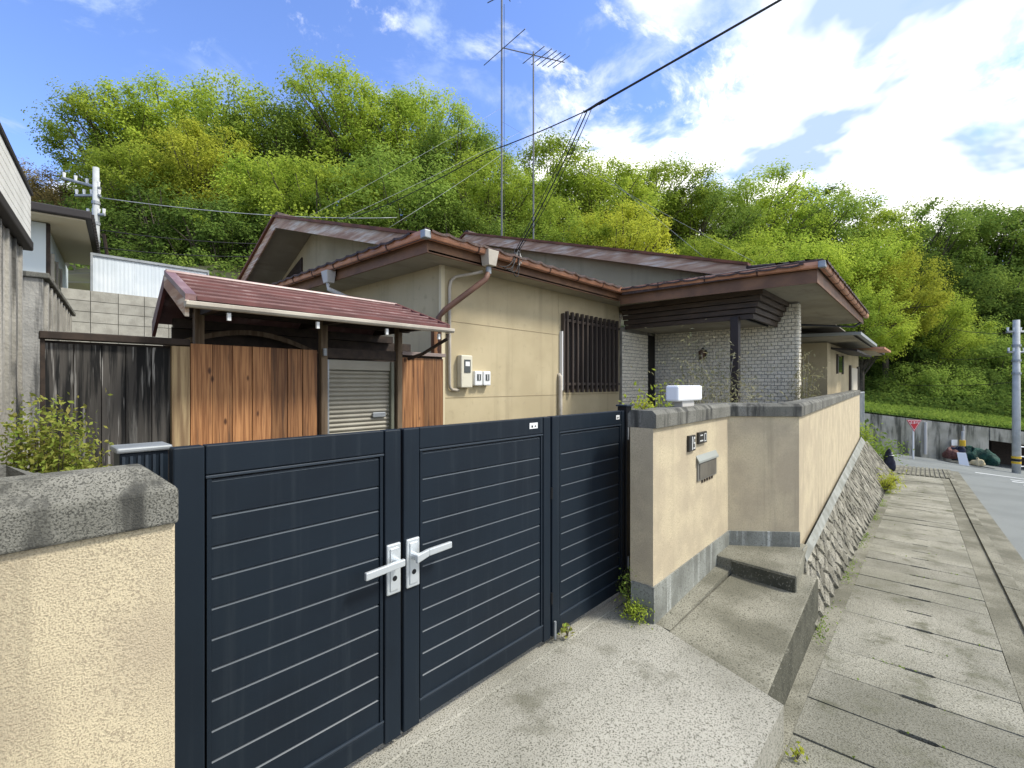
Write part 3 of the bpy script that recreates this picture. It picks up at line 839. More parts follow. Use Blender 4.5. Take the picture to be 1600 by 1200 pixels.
# ------------------------------------------------------------------ house
house = thing('house', 'single-storey beige house with brown tiled roofs, brick porch and copper gutters', 'house', (6, 5, -1.62))
ZE, ZS = 1.60, 1.42
WV = 4.4
MB().box(3.56, 7.73, WV, WV + .14, -1.66, ZS).build('wall', stucco, house, label='beige stucco wall with electric meters')
MB().box(3.56, 3.70, WV + .141, 12.2, -1.66, ZS).build('wall', stucco, house)
MB().box(3.545, 3.60, WV - .012, WV + .03, -1.66, ZS - .002).build('corner_trim', M('corner_trim', (.60, .53, .36), rough=.7), house)
for (z, a, b) in [(.765, 3.62, 5.88), (-.165, 3.62, 7.70)]:
    MB().box(a, b, WV - .003, WV + .01, z - .006, z).build('panel_joint', M('joint_line%d' % int(z * 10), (.25, .20, .12), rough=.9), house)
for u in (5.86,):
    MB().box(u, u + .004, WV - .002, WV + .01, .75, 1.40).build('panel_joint', MATS['joint_line7'], house)
# louvred window
wn_ = MB().box(5.98, 7.62, WV - .004, WV + .01, -.06, 1.09).build('window', glass_dark, house)
MB().box(5.95, 7.65, WV - .03, WV - .005, -.085, -.06).build('sill', louver_m, wn_)
MB().box(5.95, 7.65, WV - .03, WV - .005, 1.055, 1.09).build('head', louver_m, wn_)
MB().box(5.93, 5.965, WV - .06, WV - .005, -.09, 1.10).build('jamb', louver_m, wn_)
bar = MB().box(0, .040, -.075, -.028, -.135, 1.135).mesh('louver_bar', louver_m)
for i in range(12):
    inst('louver_bar', bar, wn_, (5.985 + i * .139, WV - .012, 0))
MB().box(5.95, 7.65, WV - .062, WV - .036, .98, 1.02).build('rail', louver_m, wn_)
MB().box(5.95, 7.65, WV - .062, WV - .036, -.02, .02).build('rail', louver_m, wn_)
MB().box(5.90, 5.925, WV - .05, WV - .0, -.1, .82).build('side_strip', white_pl, wn_)
# brick column, door, brick wall
BW, BH, BG = .100, .0575, .0070


def brick_run(mb, org, du, length, z0, z1, nrm, zcut=None):
    """running-bond tiles on a wall: du along, nrm outward"""
    r = int((z1 - z0) / (BH + BG)); du = Vector(du); nrm = Vector(nrm); rg = random.Random(2)
    for j in range(r):
        z = z0 + j * (BH + BG); s = -(BW + BG) * .5 * (j % 2)
        while s < length:
            a, b = max(0, s), min(length, s + BW); s += BW + BG
            if b - a < .02: continue
            d = .010 + rg.uniform(0, .006)
            p0 = Vector(org) + du * a; p1 = Vector(org) + du * b; e_ = .004
            q = [p0 + nrm * .001, p1 + nrm * .001]
            lo_ = [Vector((x.x, x.y, z)) for x in q]; hi_ = [Vector((x.x, x.y, z + BH)) for x in q]
            f_ = [lo_[0] + nrm * d + du * e_ + Vector((0, 0, e_)), lo_[1] + nrm * d - du * e_ + Vector((0, 0, e_)),
                  hi_[1] + nrm * d - du * e_ - Vector((0, 0, e_)), hi_[0] + nrm * d + du * e_ - Vector((0, 0, e_))]
            mb.add([lo_[0], lo_[1], hi_[1], hi_[0]] + f_, [(4, 5, 6, 7), (0, 1, 5, 4), (1, 2, 6, 5), (2, 3, 7, 6), (3, 0, 4, 7)])


bc = MB().box(7.735, 8.75, WV - .05, WV + .12, -1.66, 1.05).build('brick_pier', brick_joint, house)
m = MB(); brick_run(m, (7.74, WV - .05, 0), (1, 0, 0), 1.005, -.9, 1.03, (0, -1, 0)); brick_run(m, (8.75, WV - .05, 0), (0, 1, 0), .17, -.9, 1.03, (1, 0, 0))
m.build('brick_facing', brick_m, bc, kind='stuff')
MB().box(8.76, 9.29, WV + .06, WV + .12, -1.5, 1.0).build('door', M('front_door', (.016, .013, .012), (.01, .009, .008), 4, rough=.4), house)
dh = [c for c in house.children if c.name.startswith('door')][0]
MB().tube([(9.15, WV + .02, -.3), (9.15, WV + .02, .25)], .012, 8).build('handle', black_m, dh)
bw = MB().box(9.30, 9.46, 1.84, WV + .10, -1.66, ZS - .004).build('brick_wall', brick_joint, house)
m = MB(); brick_run(m, (9.30, WV + .05, 0), (0, -1, 0), WV + .05 - 1.84, -.8, ZS - .01, (-1, 0, 0)); brick_run(m, (9.30, 1.84, 0), (1, 0, 0), .16, -.8, ZS - .01, (0, -1, 0))
m.build('brick_facing', brick_m, bw, kind='stuff')
# porch ceiling, post and stepped board canopy
MB().box(7.95, 9.295, 2.36, WV - .055, 1.03, 1.055).build('porch_ceiling', soffit_m, house)
MB().box(7.74, 7.86, 2.34, 2.46, -1.62, 1.05).build('porch_post', M('porch_post', (.028, .02, .017), rough=.5), house, bevel=.004)
nb = 5
for i in range(nb):
    z1_ = ZS - .004 - i * .0835; z0_ = z1_ - .076
    ins = .045 * i
    p = [(7.70 + ins, WV - .06, z0_), (7.70 + ins, 2.02 + ins, z0_), (9.298, 2.02 + ins, z0_)]
    MB().sweep(p[::-1], [(0, 0), (.010, .076), (-.05, .076), (-.05, 0)]).build('canopy_board', board_m, house, bevel=.003)
bk = MB()
bk.sweep([(9.298, 2.32, 1.02), (7.97, 2.32, 1.02), (7.97, WV - .06, 1.02)], [(0, 0), (.17, .39), (-.02, .39), (-.02, 0)])
bk.build('canopy_core', black_m, house)
# right-hand walls
MB().box(9.47, 15.1, 3.1, 3.24, -1.66, ZS - .003).build('wall', stucco, house)
MB().box(15.1, 21.4, 2.3, 2.44, -1.9, 1.12).build('wall', stucco, house)
MB().slab([(13.57, 1.9, ZS + .02), (17.0, 2.0, ZS + .02), (17.0, 3.6, ZS + .02), (13.57, 3.6, ZS + .02)], .02).build('soffit', soffit_m, house)
MB().box(15.1, 15.24, 2.441, 3.10, -1.9, 1.12).build('wall', stucco, house)
wd = MB().box(12.6, 14.9, 3.07, 3.099, -.9, .8).build('window', glass_dark, house)
MB().box(12.55, 12.6, 3.05, 3.099, -.95, .85).build('frame', louver_m, wd); MB().box(14.9, 14.95, 3.05, 3.099, -.95, .85).build('frame', louver_m, wd)
wd = MB().box(16.6, 17.5, 2.265, 2.299, .35, .82).build('window', glass_dark, house)
MB().box(16.5, 16.6, 2.25, 2.299, .3, .87).build('frame', louver_m, wd); MB().box(17.5, 17.6, 2.25, 2.299, .3, .87).build('frame', louver_m, wd)
dr = MB().box(19.2, 20.9, 2.27, 2.299, -1.9, .55).build('door', M('side_door', (.55, .5, .4), rough=.6), house)
MB().box(19.0, 19.2, 2.24, 2.299, -1.9, .62).build('frame', louver_m, dr); MB().box(20.9, 21.1, 2.24, 2.299, -1.9, .62).build('frame', louver_m, dr)

# roofs -------------------------------------------------------------
SL = .29
uI, vI = 7.03, 3.97          # inner corner of the eaves
uP, vP = 7.25, 1.15          # porch corner
zA = lambda v: ZE + .02 + SL * (v - vI)
zB = lambda u: ZE + .02 + SL * (u - 3.0)
zC = lambda u: ZE + .0 + .235 * (u - 7.08)
zD = lambda v: ZE + .02 + SL * (v - vP)
RA, RD = 9.70, 9.45
RTH = .10


def roofpart(name, poly, fz, label=None):
    q = [(a, b, fz(a, b)) for a, b in poly]
    o = MB().slab(q, RTH).build(name, roof_tile, house, label=label)
    return o


rA = roofpart('roof_slope', [(3.02, vI), (uI, vI), (8.45, 5.40), (8.86, 5.40), (8.86, RA), (3.72, RA), (3.72, vI + .70)], lambda a, b: zA(b))
rAb = roofpart('roof_slope', [(3.72, RA + .001), (8.86, RA + .001), (8.86, 12.6), (3.72, 12.6)], lambda a, b: zA(RA) - .47 * (b - RA))
rB = roofpart('roof_slope', [(3.0, vI + .02), (4.12, vI + 1.12), (4.12, 12.4), (3.0, 12.4)], lambda a, b: zB(a) - .002)
rC = roofpart('roof_slope', [(uI, vI - .02), (uP, vP), (8.5, vP + 1.25), (8.86, 2.7), (8.86, 5.38), (8.45, 5.38)], lambda a, b: zC(a) - .003)
rD = roofpart('roof_slope', [(uP, vP - .001), (13.6, 1.28), (13.6, RD), (8.52, RD), (8.52, vP + 1.25)], lambda a, b: zD(b))
rDb = roofpart('roof_slope', [(8.52, RD + .001), (13.6, RD + .001), (13.6, 13.0), (8.52, 13.0)], lambda a, b: zD(RD) - .47 * (b - RD))


def tiles(parent, p0, p1, inward, courses, slope, hip0=True, hip1=False, pitch=.262, run=.235):
    """rows of curved roof tiles starting at an eave"""
    p0, p1, inward = Vector(p0), Vector(p1), Vector(inward).normalized()
    d = (p1 - p0); L_ = d.length; d.normalize(); n = int(L_ / pitch); mb = MB(); rg = random.Random(9)
    prof = [(0, .008), (.06, -.002), (.13, -.004), (.19, .002), (.225, .016), (.262, .008)]
    for c in range(courses):
        for i in range(n):
            o = p0 + d * (i * pitch) + inward * (c * run - .05)
            zz = slope * (c * run - .05) - .010 + rg.uniform(-.004, .004)
            if hip0 and i * pitch < c * run - .02: continue
            if hip1 and (n - 1 - i) * pitch < c * run - .02: continue
            fr = [o + d * a + Vector((0, 0, zz + b + .018)) for a, b in prof]
            bkk = [o + d * a + inward * (run + .03) + Vector((0, 0, zz + b + slope * (run + .03) - .004)) for a, b in prof]
            lo_ = [x - Vector((0, 0, .026)) for x in fr]
            k = len(prof)
            mb.add(fr + bkk + lo_, [(q, q + 1, k + q + 1, k + q) for q in range(k - 1)] + [(2 * k + q, 2 * k + q + 1, q + 1, q) for q in range(k - 1)])
    return mb.build('tile_rows', roof_tile, parent, kind='stuff')


tiles(rA, (3.05, vI, ZE + .01), (uI, vI, ZE + .01), (0, 1, 0), 3, SL)
tiles(rB, (3.0, 12.3, ZE + .01), (3.0, vI + .05, ZE + .01), (1, 0, 0), 3, SL, False, True)
tiles(rC, (uI, vI, ZE - .012), (uP, vP, ZE - .012), (1, 0, 0), 6, .235, False, True)
tiles(rD, (uP, vP, ZE + .01), (13.5, 1.28, ZE + .01), (0, 1, 0), 3, SL)
# ridge and hip caps
MB().tube([(3.70, RA, zA(RA) + .03), (8.9, RA, zA(RA) + .03)], .09, 8).build('ridge_cap', roof_tile, house)
MB().tube([(8.5, RD, zD(RD) + .03), (13.6, RD, zD(RD) + .03)], .09, 8).build('ridge_cap', roof_tile, house)
MB().tube([(3.06, vI + .06, ZE + .025), (3.72, vI + .72, zA(vI + .72) - .01)], .035, 8).build('hip_cap', roof_tile, house)
MB().tube([(uP + .05, vP + .05, ZE + .02), (8.5, vP + 1.27, zD(vP + 1.27) - .03)], .03, 8).build('hip_cap', roof_tile, house)


def barge(u, v0, v1, fz, th, h, name='barge_board'):
    q = [(u, v0), (u, v1)]
    mb = MB()
    mb.hexa([(u - th, v0, fz(v0) - h), (u, v0, fz(v0) - h), (u, v1, fz(v1) - h), (u - th, v1, fz(v1) - h)],
            [(u - th, v0, fz(v0)), (u, v0, fz(v0)), (u, v1, fz(v1)), (u - th, v1, fz(v1))])
    mb.build(name, barge_m, house)
    c = MB()
    c.hexa([(u - th - .05, v0, fz(v0) + .001), (u + .10, v0, fz(v0) + .001), (u + .10, v1, fz(v1) + .001), (u - th - .05, v1, fz(v1) + .001)],
           [(u - th - .05, v0, fz(v0) + .05), (u + .10, v0, fz(v0) + .05), (u + .10, v1, fz(v1) + .05), (u - th - .05, v1, fz(v1) + .05)])
    c.build('verge_flashing', M('verge_flashing_%s' % len(house.children), (.20, .085, .05), (.12, .055, .035), 3, rough=.65, spec=.15), house)


barge(3.715, vI + .70, RA, lambda v: zA(v) + .0, .03, .20)
barge(3.715, RA + .002, 12.6, lambda v: zA(RA) - .47 * (v - RA), .03, .20)
barge(8.515, vP + 1.25, RD, lambda v: zD(v) + .0, .03, .22)
barge(8.515, RD + .002, 12.8, lambda v: zD(RD) - .47 * (v - RD), .03, .22)
# gable walls and sloping soffits behind the barge boards


def gable_wall(u, v0, v1, rv, fz, zlow):
    n = 12; mb = MB(); pts = [(v0, fz(v0) - .13), (rv, fz(rv) - .13), (v1, fz(v1) - .13)]
    ring = [(v0, zlow), (v1, zlow)] + pts[::-1]
    mb.add([(u, a, b) for a, b in ring] + [(u + .12, a, b) for a, b in ring],
           [(0, 4, 3, 2, 1), (5, 6, 7, 8, 9)] + [(i, (i + 1) % 5, 5 + (i + 1) % 5, 5 + i) for i in range(5)])
    return mb.build('gable_wall', stucco, house)


fA = lambda v: zA(v) if v <= RA else zA(RA) - .47 * (v - RA)
fD = lambda v: zD(v) if v <= RD else zD(RD) - .47 * (v - RD)
gw = gable_wall(4.42, vI + 1.0, 12.0, RA, fA, 1.55)
gable_wall(8.90, vP + 1.4, 12.4, RD, fD, 1.5)
vent = MB(); vent.hexa([(4.39, 10.15, 2.42), (4.425, 10.15, 2.42), (4.425, 10.95, 2.20), (4.39, 10.95, 2.20)], [(4.39, 10.15, 2.72), (4.425, 10.15, 2.72), (4.425, 10.95, 2.42), (4.39, 10.95, 2.42)])
vent.build('gable_vent', dark_wood, gw)
for (u0, u1, v0, v1, fz) in [(3.70, 4.42, vI + .8, RA, fA), (3.70, 4.42, RA + .003, 12.5, fA), (8.5, 8.90, vP + 1.5, RD, fD), (8.5, 8.9, RD + .003, 12.6, fD)]:
    a = [(u0, v0, fz(v0) - RTH - .004), (u1, v0, fz(v0) - RTH - .004), (u1, v1, fz(v1) - RTH - .004), (u0, v1, fz(v1) - RTH - .004)]
    MB().slab(a, .02).build('verge_soffit', soffit_m, house)
# flat soffits
MB().box(3.11, 7.10, 4.06, WV - .001, ZS, ZS + .02).build('soffit', soffit_m, house)
MB().box(3.11, 3.559, WV + .0, 12.2, ZS, ZS + .02).build('soffit', soffit_m, house)
MB().slab([(7.15, 4.42, ZS + .021), (7.15, 4.0, ZS + .021), (7.37, 1.28, ZS + .021), (13.55, 1.43, ZS + .021), (13.55, 3.1, ZS + .021), (9.47, 3.1, ZS + .021), (9.47, 4.42, ZS + .021)], .02).build('soffit', soffit_m, house)
# fascia and gutters
ep = [(3.09, 12.2), (3.09, 4.06), (7.12, 4.06), (7.34, 1.24), (13.6, 1.38)]
MB().sweep([(a, b, ZS - .012) for a, b in ep], [(.0, 0), (.0, .175), (-.025, .175), (-.025, 0)]).build('fascia', brown_fascia, house)
MB().sweep([(7.112, 4.03, ZS - .075), (7.328, 1.228, ZS - .075), (13.6, 1.368, ZS - .03)], [(.0, 0), (.0, .175), (-.02, .175), (-.02, 0)]).build('fascia', brown_fascia, house)
gpth = [(3.075, 12.2), (3.075, 4.045), (7.105, 4.045), (7.325, 1.225), (13.62, 1.365)]
gprof = [(.012, .075), (.012, .015), (.028, .0), (.065, -.004), (.088, .008), (.098, .034), (.100, .078), (.094, .078), (.082, .03), (.02, .03), (.02, .075)]
gt = MB().sweep([(a, b, ZS + .105) for a, b in gpth], gprof).build('gutter', copper, house)
bprof = [(.008, .002), (.026, -.007), (.066, -.011), (.093, .004), (.104, .034), (.105, .082), (.09, .082), (.09, .04), (.02, .0)]
for a, b in zip(gpth[:-1], gpth[1:]):
    A, B = Vector((*a, ZS + .105)), Vector((*b, ZS + .105)); L_ = (B - A).length; n = max(2, int(L_ / .62))
    for i in range(1, n):
        p = A.lerp(B, i / n); d = (B - A).normalized()
        MB().sweep([p - d * .011, p + d * .011], bprof).build('gutter_bracket', M_brk if 'M_brk' in globals() else globals().setdefault('M_brk', M('gutter_bracket', (.10, .05, .035), rough=.5)), gt)
for p in (gpth[1], gpth[3]):
    MB().box(p[0] - .105, p[0] - .02, p[1] - .105, p[1] - .02, ZS + .098, ZS + .186).build('gutter_corner', steel_m, gt, bevel=.01)
# rain hoppers and downpipes
hp = MB().hexa([(3.88, 3.92, 1.40), (4.0, 3.92, 1.40), (4.0, 4.04, 1.40), (3.88, 4.04, 1.40)], [(3.85, 3.90, 1.58), (4.03, 3.90, 1.58), (4.03, 4.045, 1.58), (3.85, 4.045, 1.58)]).build('rain_hopper', cream, house, bevel=.006)
MB().tube([(3.94, 3.99, 1.39), (3.94, 3.99, 1.31)], .035, 10).build('outlet', steel_m, hp)
MB().tube([(3.94, 3.99, 1.33), (3.90, 4.0, 1.24), (3.50, 4.26, .86), (3.47, 4.34, .78), (3.47, 4.34, -1.6)], .034, 10).build('downpipe', M('brown_pipe', (.20, .105, .07), (.13, .07, .05), 4, rough=.6), house, smooth=True)
hp = MB().hexa([(2.96, 6.05, 1.36), (3.06, 6.05, 1.36), (3.06, 6.17, 1.36), (2.96, 6.17, 1.36)], [(2.94, 6.02, 1.52), (3.07, 6.02, 1.52), (3.07, 6.20, 1.52), (2.94, 6.20, 1.52)]).build('rain_hopper', pale_grey, house, bevel=.006)
MB().tube([(3.0, 6.11, 1.38), (3.0, 6.10, 1.28), (3.40, 5.9, 1.10), (3.52, 5.8, 1.0)], .03, 10).build('downpipe', pale_grey, house, smooth=True)
MB().tube([(13.2, 1.36, 1.40), (13.1, 1.5, 1.30), (9.9, 3.0, 1.22)], .025, 8).build('downpipe', black_m, house, smooth=True)
cd = [(3.66, WV - .03, .0)] + [(3.66, WV - .03, z) for z in (.4, .9, 1.15)] + [(3.68, WV - .03, 1.24), (3.74, WV - .05, 1.30), (3.86, 4.20, 1.33), (3.93, 4.08, 1.35)]
MB().tube([(3.80, WV - .03, -.075), (3.70, WV - .03, -.07), (3.665, WV - .03, -.04)] + cd, .019, 8).build('conduit', cream, house, smooth=True)
MB().tube([(5.87, WV - .035, -1.6), (5.87, WV - .035, .11), (5.87, WV - .0, .15)], .034, 10).build('standpipe', cream, house, smooth=True)
# lower roofs at the far end
lr = MB().slab([(13.9, 1.55, 1.27), (21.6, 1.55, 1.10), (21.6, 3.4, 1.25), (13.9, 3.4, 1.35)], .05).build('lower_roof', dark_roof, house)
MB().sweep([(13.88, 3.4, 1.22), (13.88, 1.52, 1.17), (17.2, 1.50, 1.08)], [(.0, 0), (.0, .07), (.09, .07), (.09, .0)]).build('lower_gutter', M('grey_gutter', (.30, .32, .32), rough=.5), lr)
MB().slab([(13.95, 1.62, 1.19), (21.5, 1.62, 1.04), (21.5, 2.3, 1.04), (13.95, 3.1, 1.20)], .015).build('lower_soffit', soffit_m, lr)
MB().slab([(15.6, 1.7, .93), (19.0, 1.7, .9), (19.0, 2.3, 1.0), (15.6, 2.3, 1.02)], .05).build('window_hood', dark_roof, house)
MB().slab([(18.0, 1.30, 1.12), (20.4, 1.30, 1.12), (20.4, 2.6, 1.16), (18.0, 2.6, 1.16)], .06).build('far_roof', copper, house)

# ------------------------------------------------------------------ things on and around the house
mt = thing('electric_meter', 'tall cream electric meter board beside two small meters on the house wall', 'meter', (3.9, WV, .15))
MB().box(3.80, 3.985, WV - .085, WV - .001, -.045, .355).build('meter_case', M('meter_cream', (.62, .59, .47), rough=.45), mt, bevel=.012)
MB().box(3.845, 3.945, WV - .092, WV - .084, .14, .30).build('meter_window', meter_glass, mt)
MB().box(3.86, 3.93, WV - .094, WV - .090, .22, .275).build('dial', white_pl, mt)
for k, (u, lb) in enumerate([(4.035, 'middle white box of the three meters on the house wall'), (4.185, 'rightmost white box of the three meters on the house wall')]):
    b_ = thing('meter_box', lb, 'meter', (u, WV, .05), 'small meter boxes')
    MB().box(u - .0, u + .13, WV - .075, WV - .001, -.02, .165).build('box_case', white_pl, b_, bevel=.012)
    MB().box(u + .035, u + .098, WV - .081, WV - .074, .045, .125).build('box_window', meter_glass, b_)
    MB().box(u + .06, u + .07, WV - .083, WV - .080, .05, .12).build('window_bar', white_pl, b_)
lamp = thing('wall_lamp', 'small black lantern on the white brick porch wall', 'lamp', (9.28, 3.42, .5))
MB().box(9.24, 9.288, 3.38, 3.46, .50, .66).build('back_plate', black_m, lamp, bevel=.004)
MB().tube([(9.26, 3.42, .63), (9.20, 3.42, .70), (9.14, 3.42, .68)], .012, 6).build('arm', black_m, lamp)
MB().tube([(9.14, 3.42, .66), (9.14, 3.42, .63), (9.14, 3.42, .47), (9.14, 3.42, .45)], [.02, .07, .055, .02], 8).build('lantern', M('lantern_amber', (.09, .05, .03), rough=.3), lamp)
gl = thing('gate_lamp', 'white oblong gate lamp standing on the coping above the mailbox', 'lamp', (3.95, 1.56, -.17))
MB().box(3.56, 4.05, 1.51, 1.62, -.138, -.012).build('lamp_shade', M('lamp_white', (.80, .82, .83), rough=.35), gl, bevel=.016)
MB().box(3.68, 3.92, 1.53, 1.60, -.185, -.138).build('lamp_base', pale_grey, gl, bevel=.004)
# antennas
an = thing('television_antenna', 'shorter antenna mast with a full yagi array on its top', 'antenna', (10.45, 8.9, 4.0))
uB, vB = 10.60, 8.86


def elem(mb, c, d, L, r=.012):
    c, d = Vector(c), Vector(d).normalized(); mb.tube([c - d * L / 2, c + d * L / 2], r, 5)


MB().tube([(uB, vB, 3.6), (uB, vB, 9.75)], .024, 8).build('mast', antenna_m, an)
bd = (RT * .80 + FW * .15 + Vector((0, 0, -.55))).normalized(); bh = (RT * .75 + FW * .25).normalized()
bo = Vector((uB, vB, 9.65)); pe = Vector((-bh.y, bh.x, 0))
mb = MB(); mb.tube([bo - bh * .95, bo + bh * 1.0], .016, 6); mb.build('boom', antenna_m, an)
for k, q in enumerate((-.92, .0, .25, .42, .58, .74, .9)):
    m = MB(); elem(m, bo + bh * q, (RT * -.62 + FW * .75 + Vector((0, 0, .0))), 1.9 if k == 0 else 1.0 - .05 * k); m.build('element', antenna_m, an)
an2 = thing('television_antenna', 'taller antenna mast running out of the top of the picture', 'antenna', (10.0, 9.3, 4.0))
uT, vT = 9.84, 9.42
MB().tube([(uT, vT, 3.6), (uT, vT, 11.6)], .026, 8).build('mast', antenna_m, an2)
MB().tube([(uT + .05, vT - .05, 3.6), (uT + .05, vT - .05, 11.0)], .007, 5).build('feed_cable', cable_m, an2)
bo = Vector((uT, vT, 11.25)); bh2 = (RT * .8 - Vector((0, 0, .0)) - FW * .5).normalized()
MB().tube([bo - bh2 * .5, bo + bh2 * 1.0], .016, 6).build('boom', antenna_m, an2)
for q in (.1, .3, .5, .7, .9):
    m = MB(); elem(m, bo + bh2 * q, (RT * .5 + FW * .8), .62); m.build('element', antenna_m, an2)


def wire(name, pts, r, mat, label, cat, sag=0.0, parent=None, seg=14, group=None):
    P = [Vector(p) for p in pts]; out = []
    for a, b in zip(P[:-1], P[1:]):
        for i in range(seg):
            t = i / seg; q = a.lerp(b, t); q.z -= sag * 4 * t * (1 - t); out.append(q)
    out.append(P[-1]); o = MB().tube(out, r, 6).build(name, mat, parent, smooth=True)
    if not parent: tag(o, label, cat, group)
    return o


def ray(px, py, d):
    p = bearing(px, d); p.z = (600 - py) / 735. * d
    return p


J = ray(918, 172, 5.5)
K = ray(1205, 0, 5.0)
far = K + (K - J) * 5.0
sd = thing('service_cable', 'thick black service cable with a splice, dropping from the sky to the eave', 'cable', J)
MB().tube([J + (far - J) * (i / 24) - Vector((0, 0, .10 * 4 * (i / 24) * (1 - i / 24))) for i in range(25)], .0135, 6).build('cable', cable_m, sd, smooth=True)
m = MB()
for q in range(5):
    a = J.lerp(K, -.02 + .022 * q); b = a + (K - J).normalized() * .11
    off = Vector((.01 * math.sin(q * 2.1), .01 * math.cos(q * 1.7), .012 * math.sin(q * 3)))
    m.tube([a + off, b + off], .013, 6)
m.build('splice', cable_m, sd)
att = Vector((4.42, 3.98, 1.66))
for q, (o1, sg, r_) in enumerate([(Vector((0, 0, 0)), .06, .008), (Vector((.05, -.02, .02)), .10, .005), (Vector((-.03, .03, .0)), .03, .005)]):
    a = J + o1; out = []
    for i in range(15):
        t = i / 14; p = a.lerp(att + o1 * .5, t); p.z -= sg * 4 * t * (1 - t); out.append(p)
    MB().tube(out, r_, 6).build('drop_wire', cable_m, sd, smooth=True)
m = MB(); rg = random.Random(4)
for q in range(5):
    a = att + Vector((rg.uniform(-.06, .06), -.02, rg.uniform(-.02, .12))); b = Vector((4.05 + .06 * q, 3.93, 1.42)); out = []
    for i in range(13):
        t = i / 12; p = a.lerp(b, t); p.z -= (.10 + .035 * q) * 4 * t * (1 - t) * .8; p.y -= .04 * math.sin(t * 3.14); out.append(p)
    m.tube(out, .006, 5)
m.build('loose_loop', cable_m, sd, smooth=True)
m = MB()
for q in range(3):
    m.tube([att + Vector((.02 * q, 0, .02 * q)), att + Vector((.03 + .03 * q, -.03, -.16 + .03 * q))], .010, 6)
m.build('insulator', pale_grey, sd)
wire('telephone_wire', [J, ray(760, 238, 6.6), ray(610, 318, 8.4), ray(532, 343, 9.6)], .007, cable_m, 'thin wire running left from the splice to the left gable roof', 'wire', .02)
GW = 'guy wires of the antennas'
for (a, b, lb) in [((uB, vB, 7.6), ray(528, 345, 9.8), 'upper guy wire from the shorter mast to the left gable'),
                   ((uT, vT, 8.0), ray(483, 338, 9.9), 'leftmost guy wire slanting down to the left gable peak'),
                   ((uB, vB, 7.4), ray(604, 358, 9.4), 'guy wire reaching the left roof beside the hip'),
                   ((uB, vB, 8.0), ray(1100, 402, 10.6), 'guy wire from the masts down to the right roof verge'),
                   ((uT, vT, 7.6), ray(1180, 410, 10.6), 'longest guy wire ending at the right end of the verge')]:
    wire('guy_wire', [a, b], .0032, steel_m, lb, 'wire', .05, group=GW)

# ------------------------------------------------------------------ neighbours on the left
ANG = R(82.1); V2 = Vector((math.cos(ANG), math.sin(ANG), 0)); U2 = Vector((V2.y, -V2.x, 0))


def obox(mb, o, a0, a1, b0, b1, z0, z1):
    """box in the neighbour's axes: a along U2 (right), b along V2 (back)"""
    o = Vector(o)
    ring = [o + U2 * a + V2 * b for a, b in ((a0, b0), (a1, b0), (a1, b1), (a0, b1))]
    return mb.hexa([(p.x, p.y, z0) for p in ring], [(p.x, p.y, z1) for p in ring])


nb1 = thing('neighbour_building', 'rough grey walled building with white siding band at the left edge', 'building', (0, 4.2, -1.62))
O1 = Vector((.095, 4.33, 0))
obox(MB(), O1, -3, 0, -3.2, 0, -1.66, .925).build('wall', rib_plaster, nb1)
for q in range(5):
    m = MB(); obox(m, O1, -.004, .014, -.08 - .22 * q, -.045 - .22 * q, -1.64, .86); m.build('wall_rib', rib_plaster, nb1)
bd_ = obox(MB(), O1, -3, .036, -3.3, .05, .93, 1.225).build('siding_band', siding_m, nb1)
for q in range(6):
    m = MB(); obox(m, O1, .0365, .040, -3.3, .0505, .94 + .047 * q, .982 + .047 * q); m.build('siding_strip', siding_m, bd_)
obox(MB(), O1, -.05, .052, -3.3, .06, .865, .928).build('gutter', dark_roof, nb1, bevel=.01)
obox(MB(), O1, -3, .05, -3.3, .065, 1.227, 1.25).build('coping_strip', dark_roof, nb1)

nw = thing('ribbed_wall', 'grey plaster garden wall with ribbed side and sloping cap', 'wall', (.4, 8, -1.62))
O2 = Vector((.32, 7.05, 0))
obox(MB(), O2, -.25, 0, 0, 3.6, -1.66, 1.12).build('wall_body', rib_plaster, nw)
for q in range(9):
    m = MB(); obox(m, O2, .0, .025, .12 + .38 * q, .24 + .38 * q, -1.6, 1.1); m.build('rib', rib_plaster, nw)
obox(MB(), O2, -.28, .05, -.03, 3.63, 1.122, 1.18).build('cap', coping_m, nw, bevel=.01)

nh = thing('neighbour_house', 'pale blue-grey house with dark roof edge and cream soffit behind the grey wall', 'house', (.5, 12, 0))
O3 = Vector((.54, 11.2, 0))
obox(MB(), O3, -5, 0, 0, 4.2, .2, 2.72).build('wall', pale_wall, nh)
obox(MB(), O3, .001, .05, .0, .08, .2, 2.72).build('corner_trim', dark_wood, nh)
w_ = obox(MB(), O3, .001, .03, .7, 2.1, 1.1, 2.3).build('window', glass_dark, nh)
for q in (.66, 1.38, 2.1):
    m = MB(); obox(m, O3, .002, .05, q, q + .05, 1.05, 2.35); m.build('frame', cream, w_)
obox(MB(), O3, -5.5, .52, -.5, 3.4, 2.735, 2.76).build('soffit', cream_soffit, nh)
obox(MB(), O3, -5.55, .60, -.58, 3.5, 2.762, 2.90).build('roof', dark_roof, nh, bevel=.02)
for q in range(18):
    m = MB(); obox(m, O3, .601, .63, -.5 + .22 * q, -.38 + .22 * q, 2.75, 2.87); m.build('roof_tile_end', dark_roof, nh)

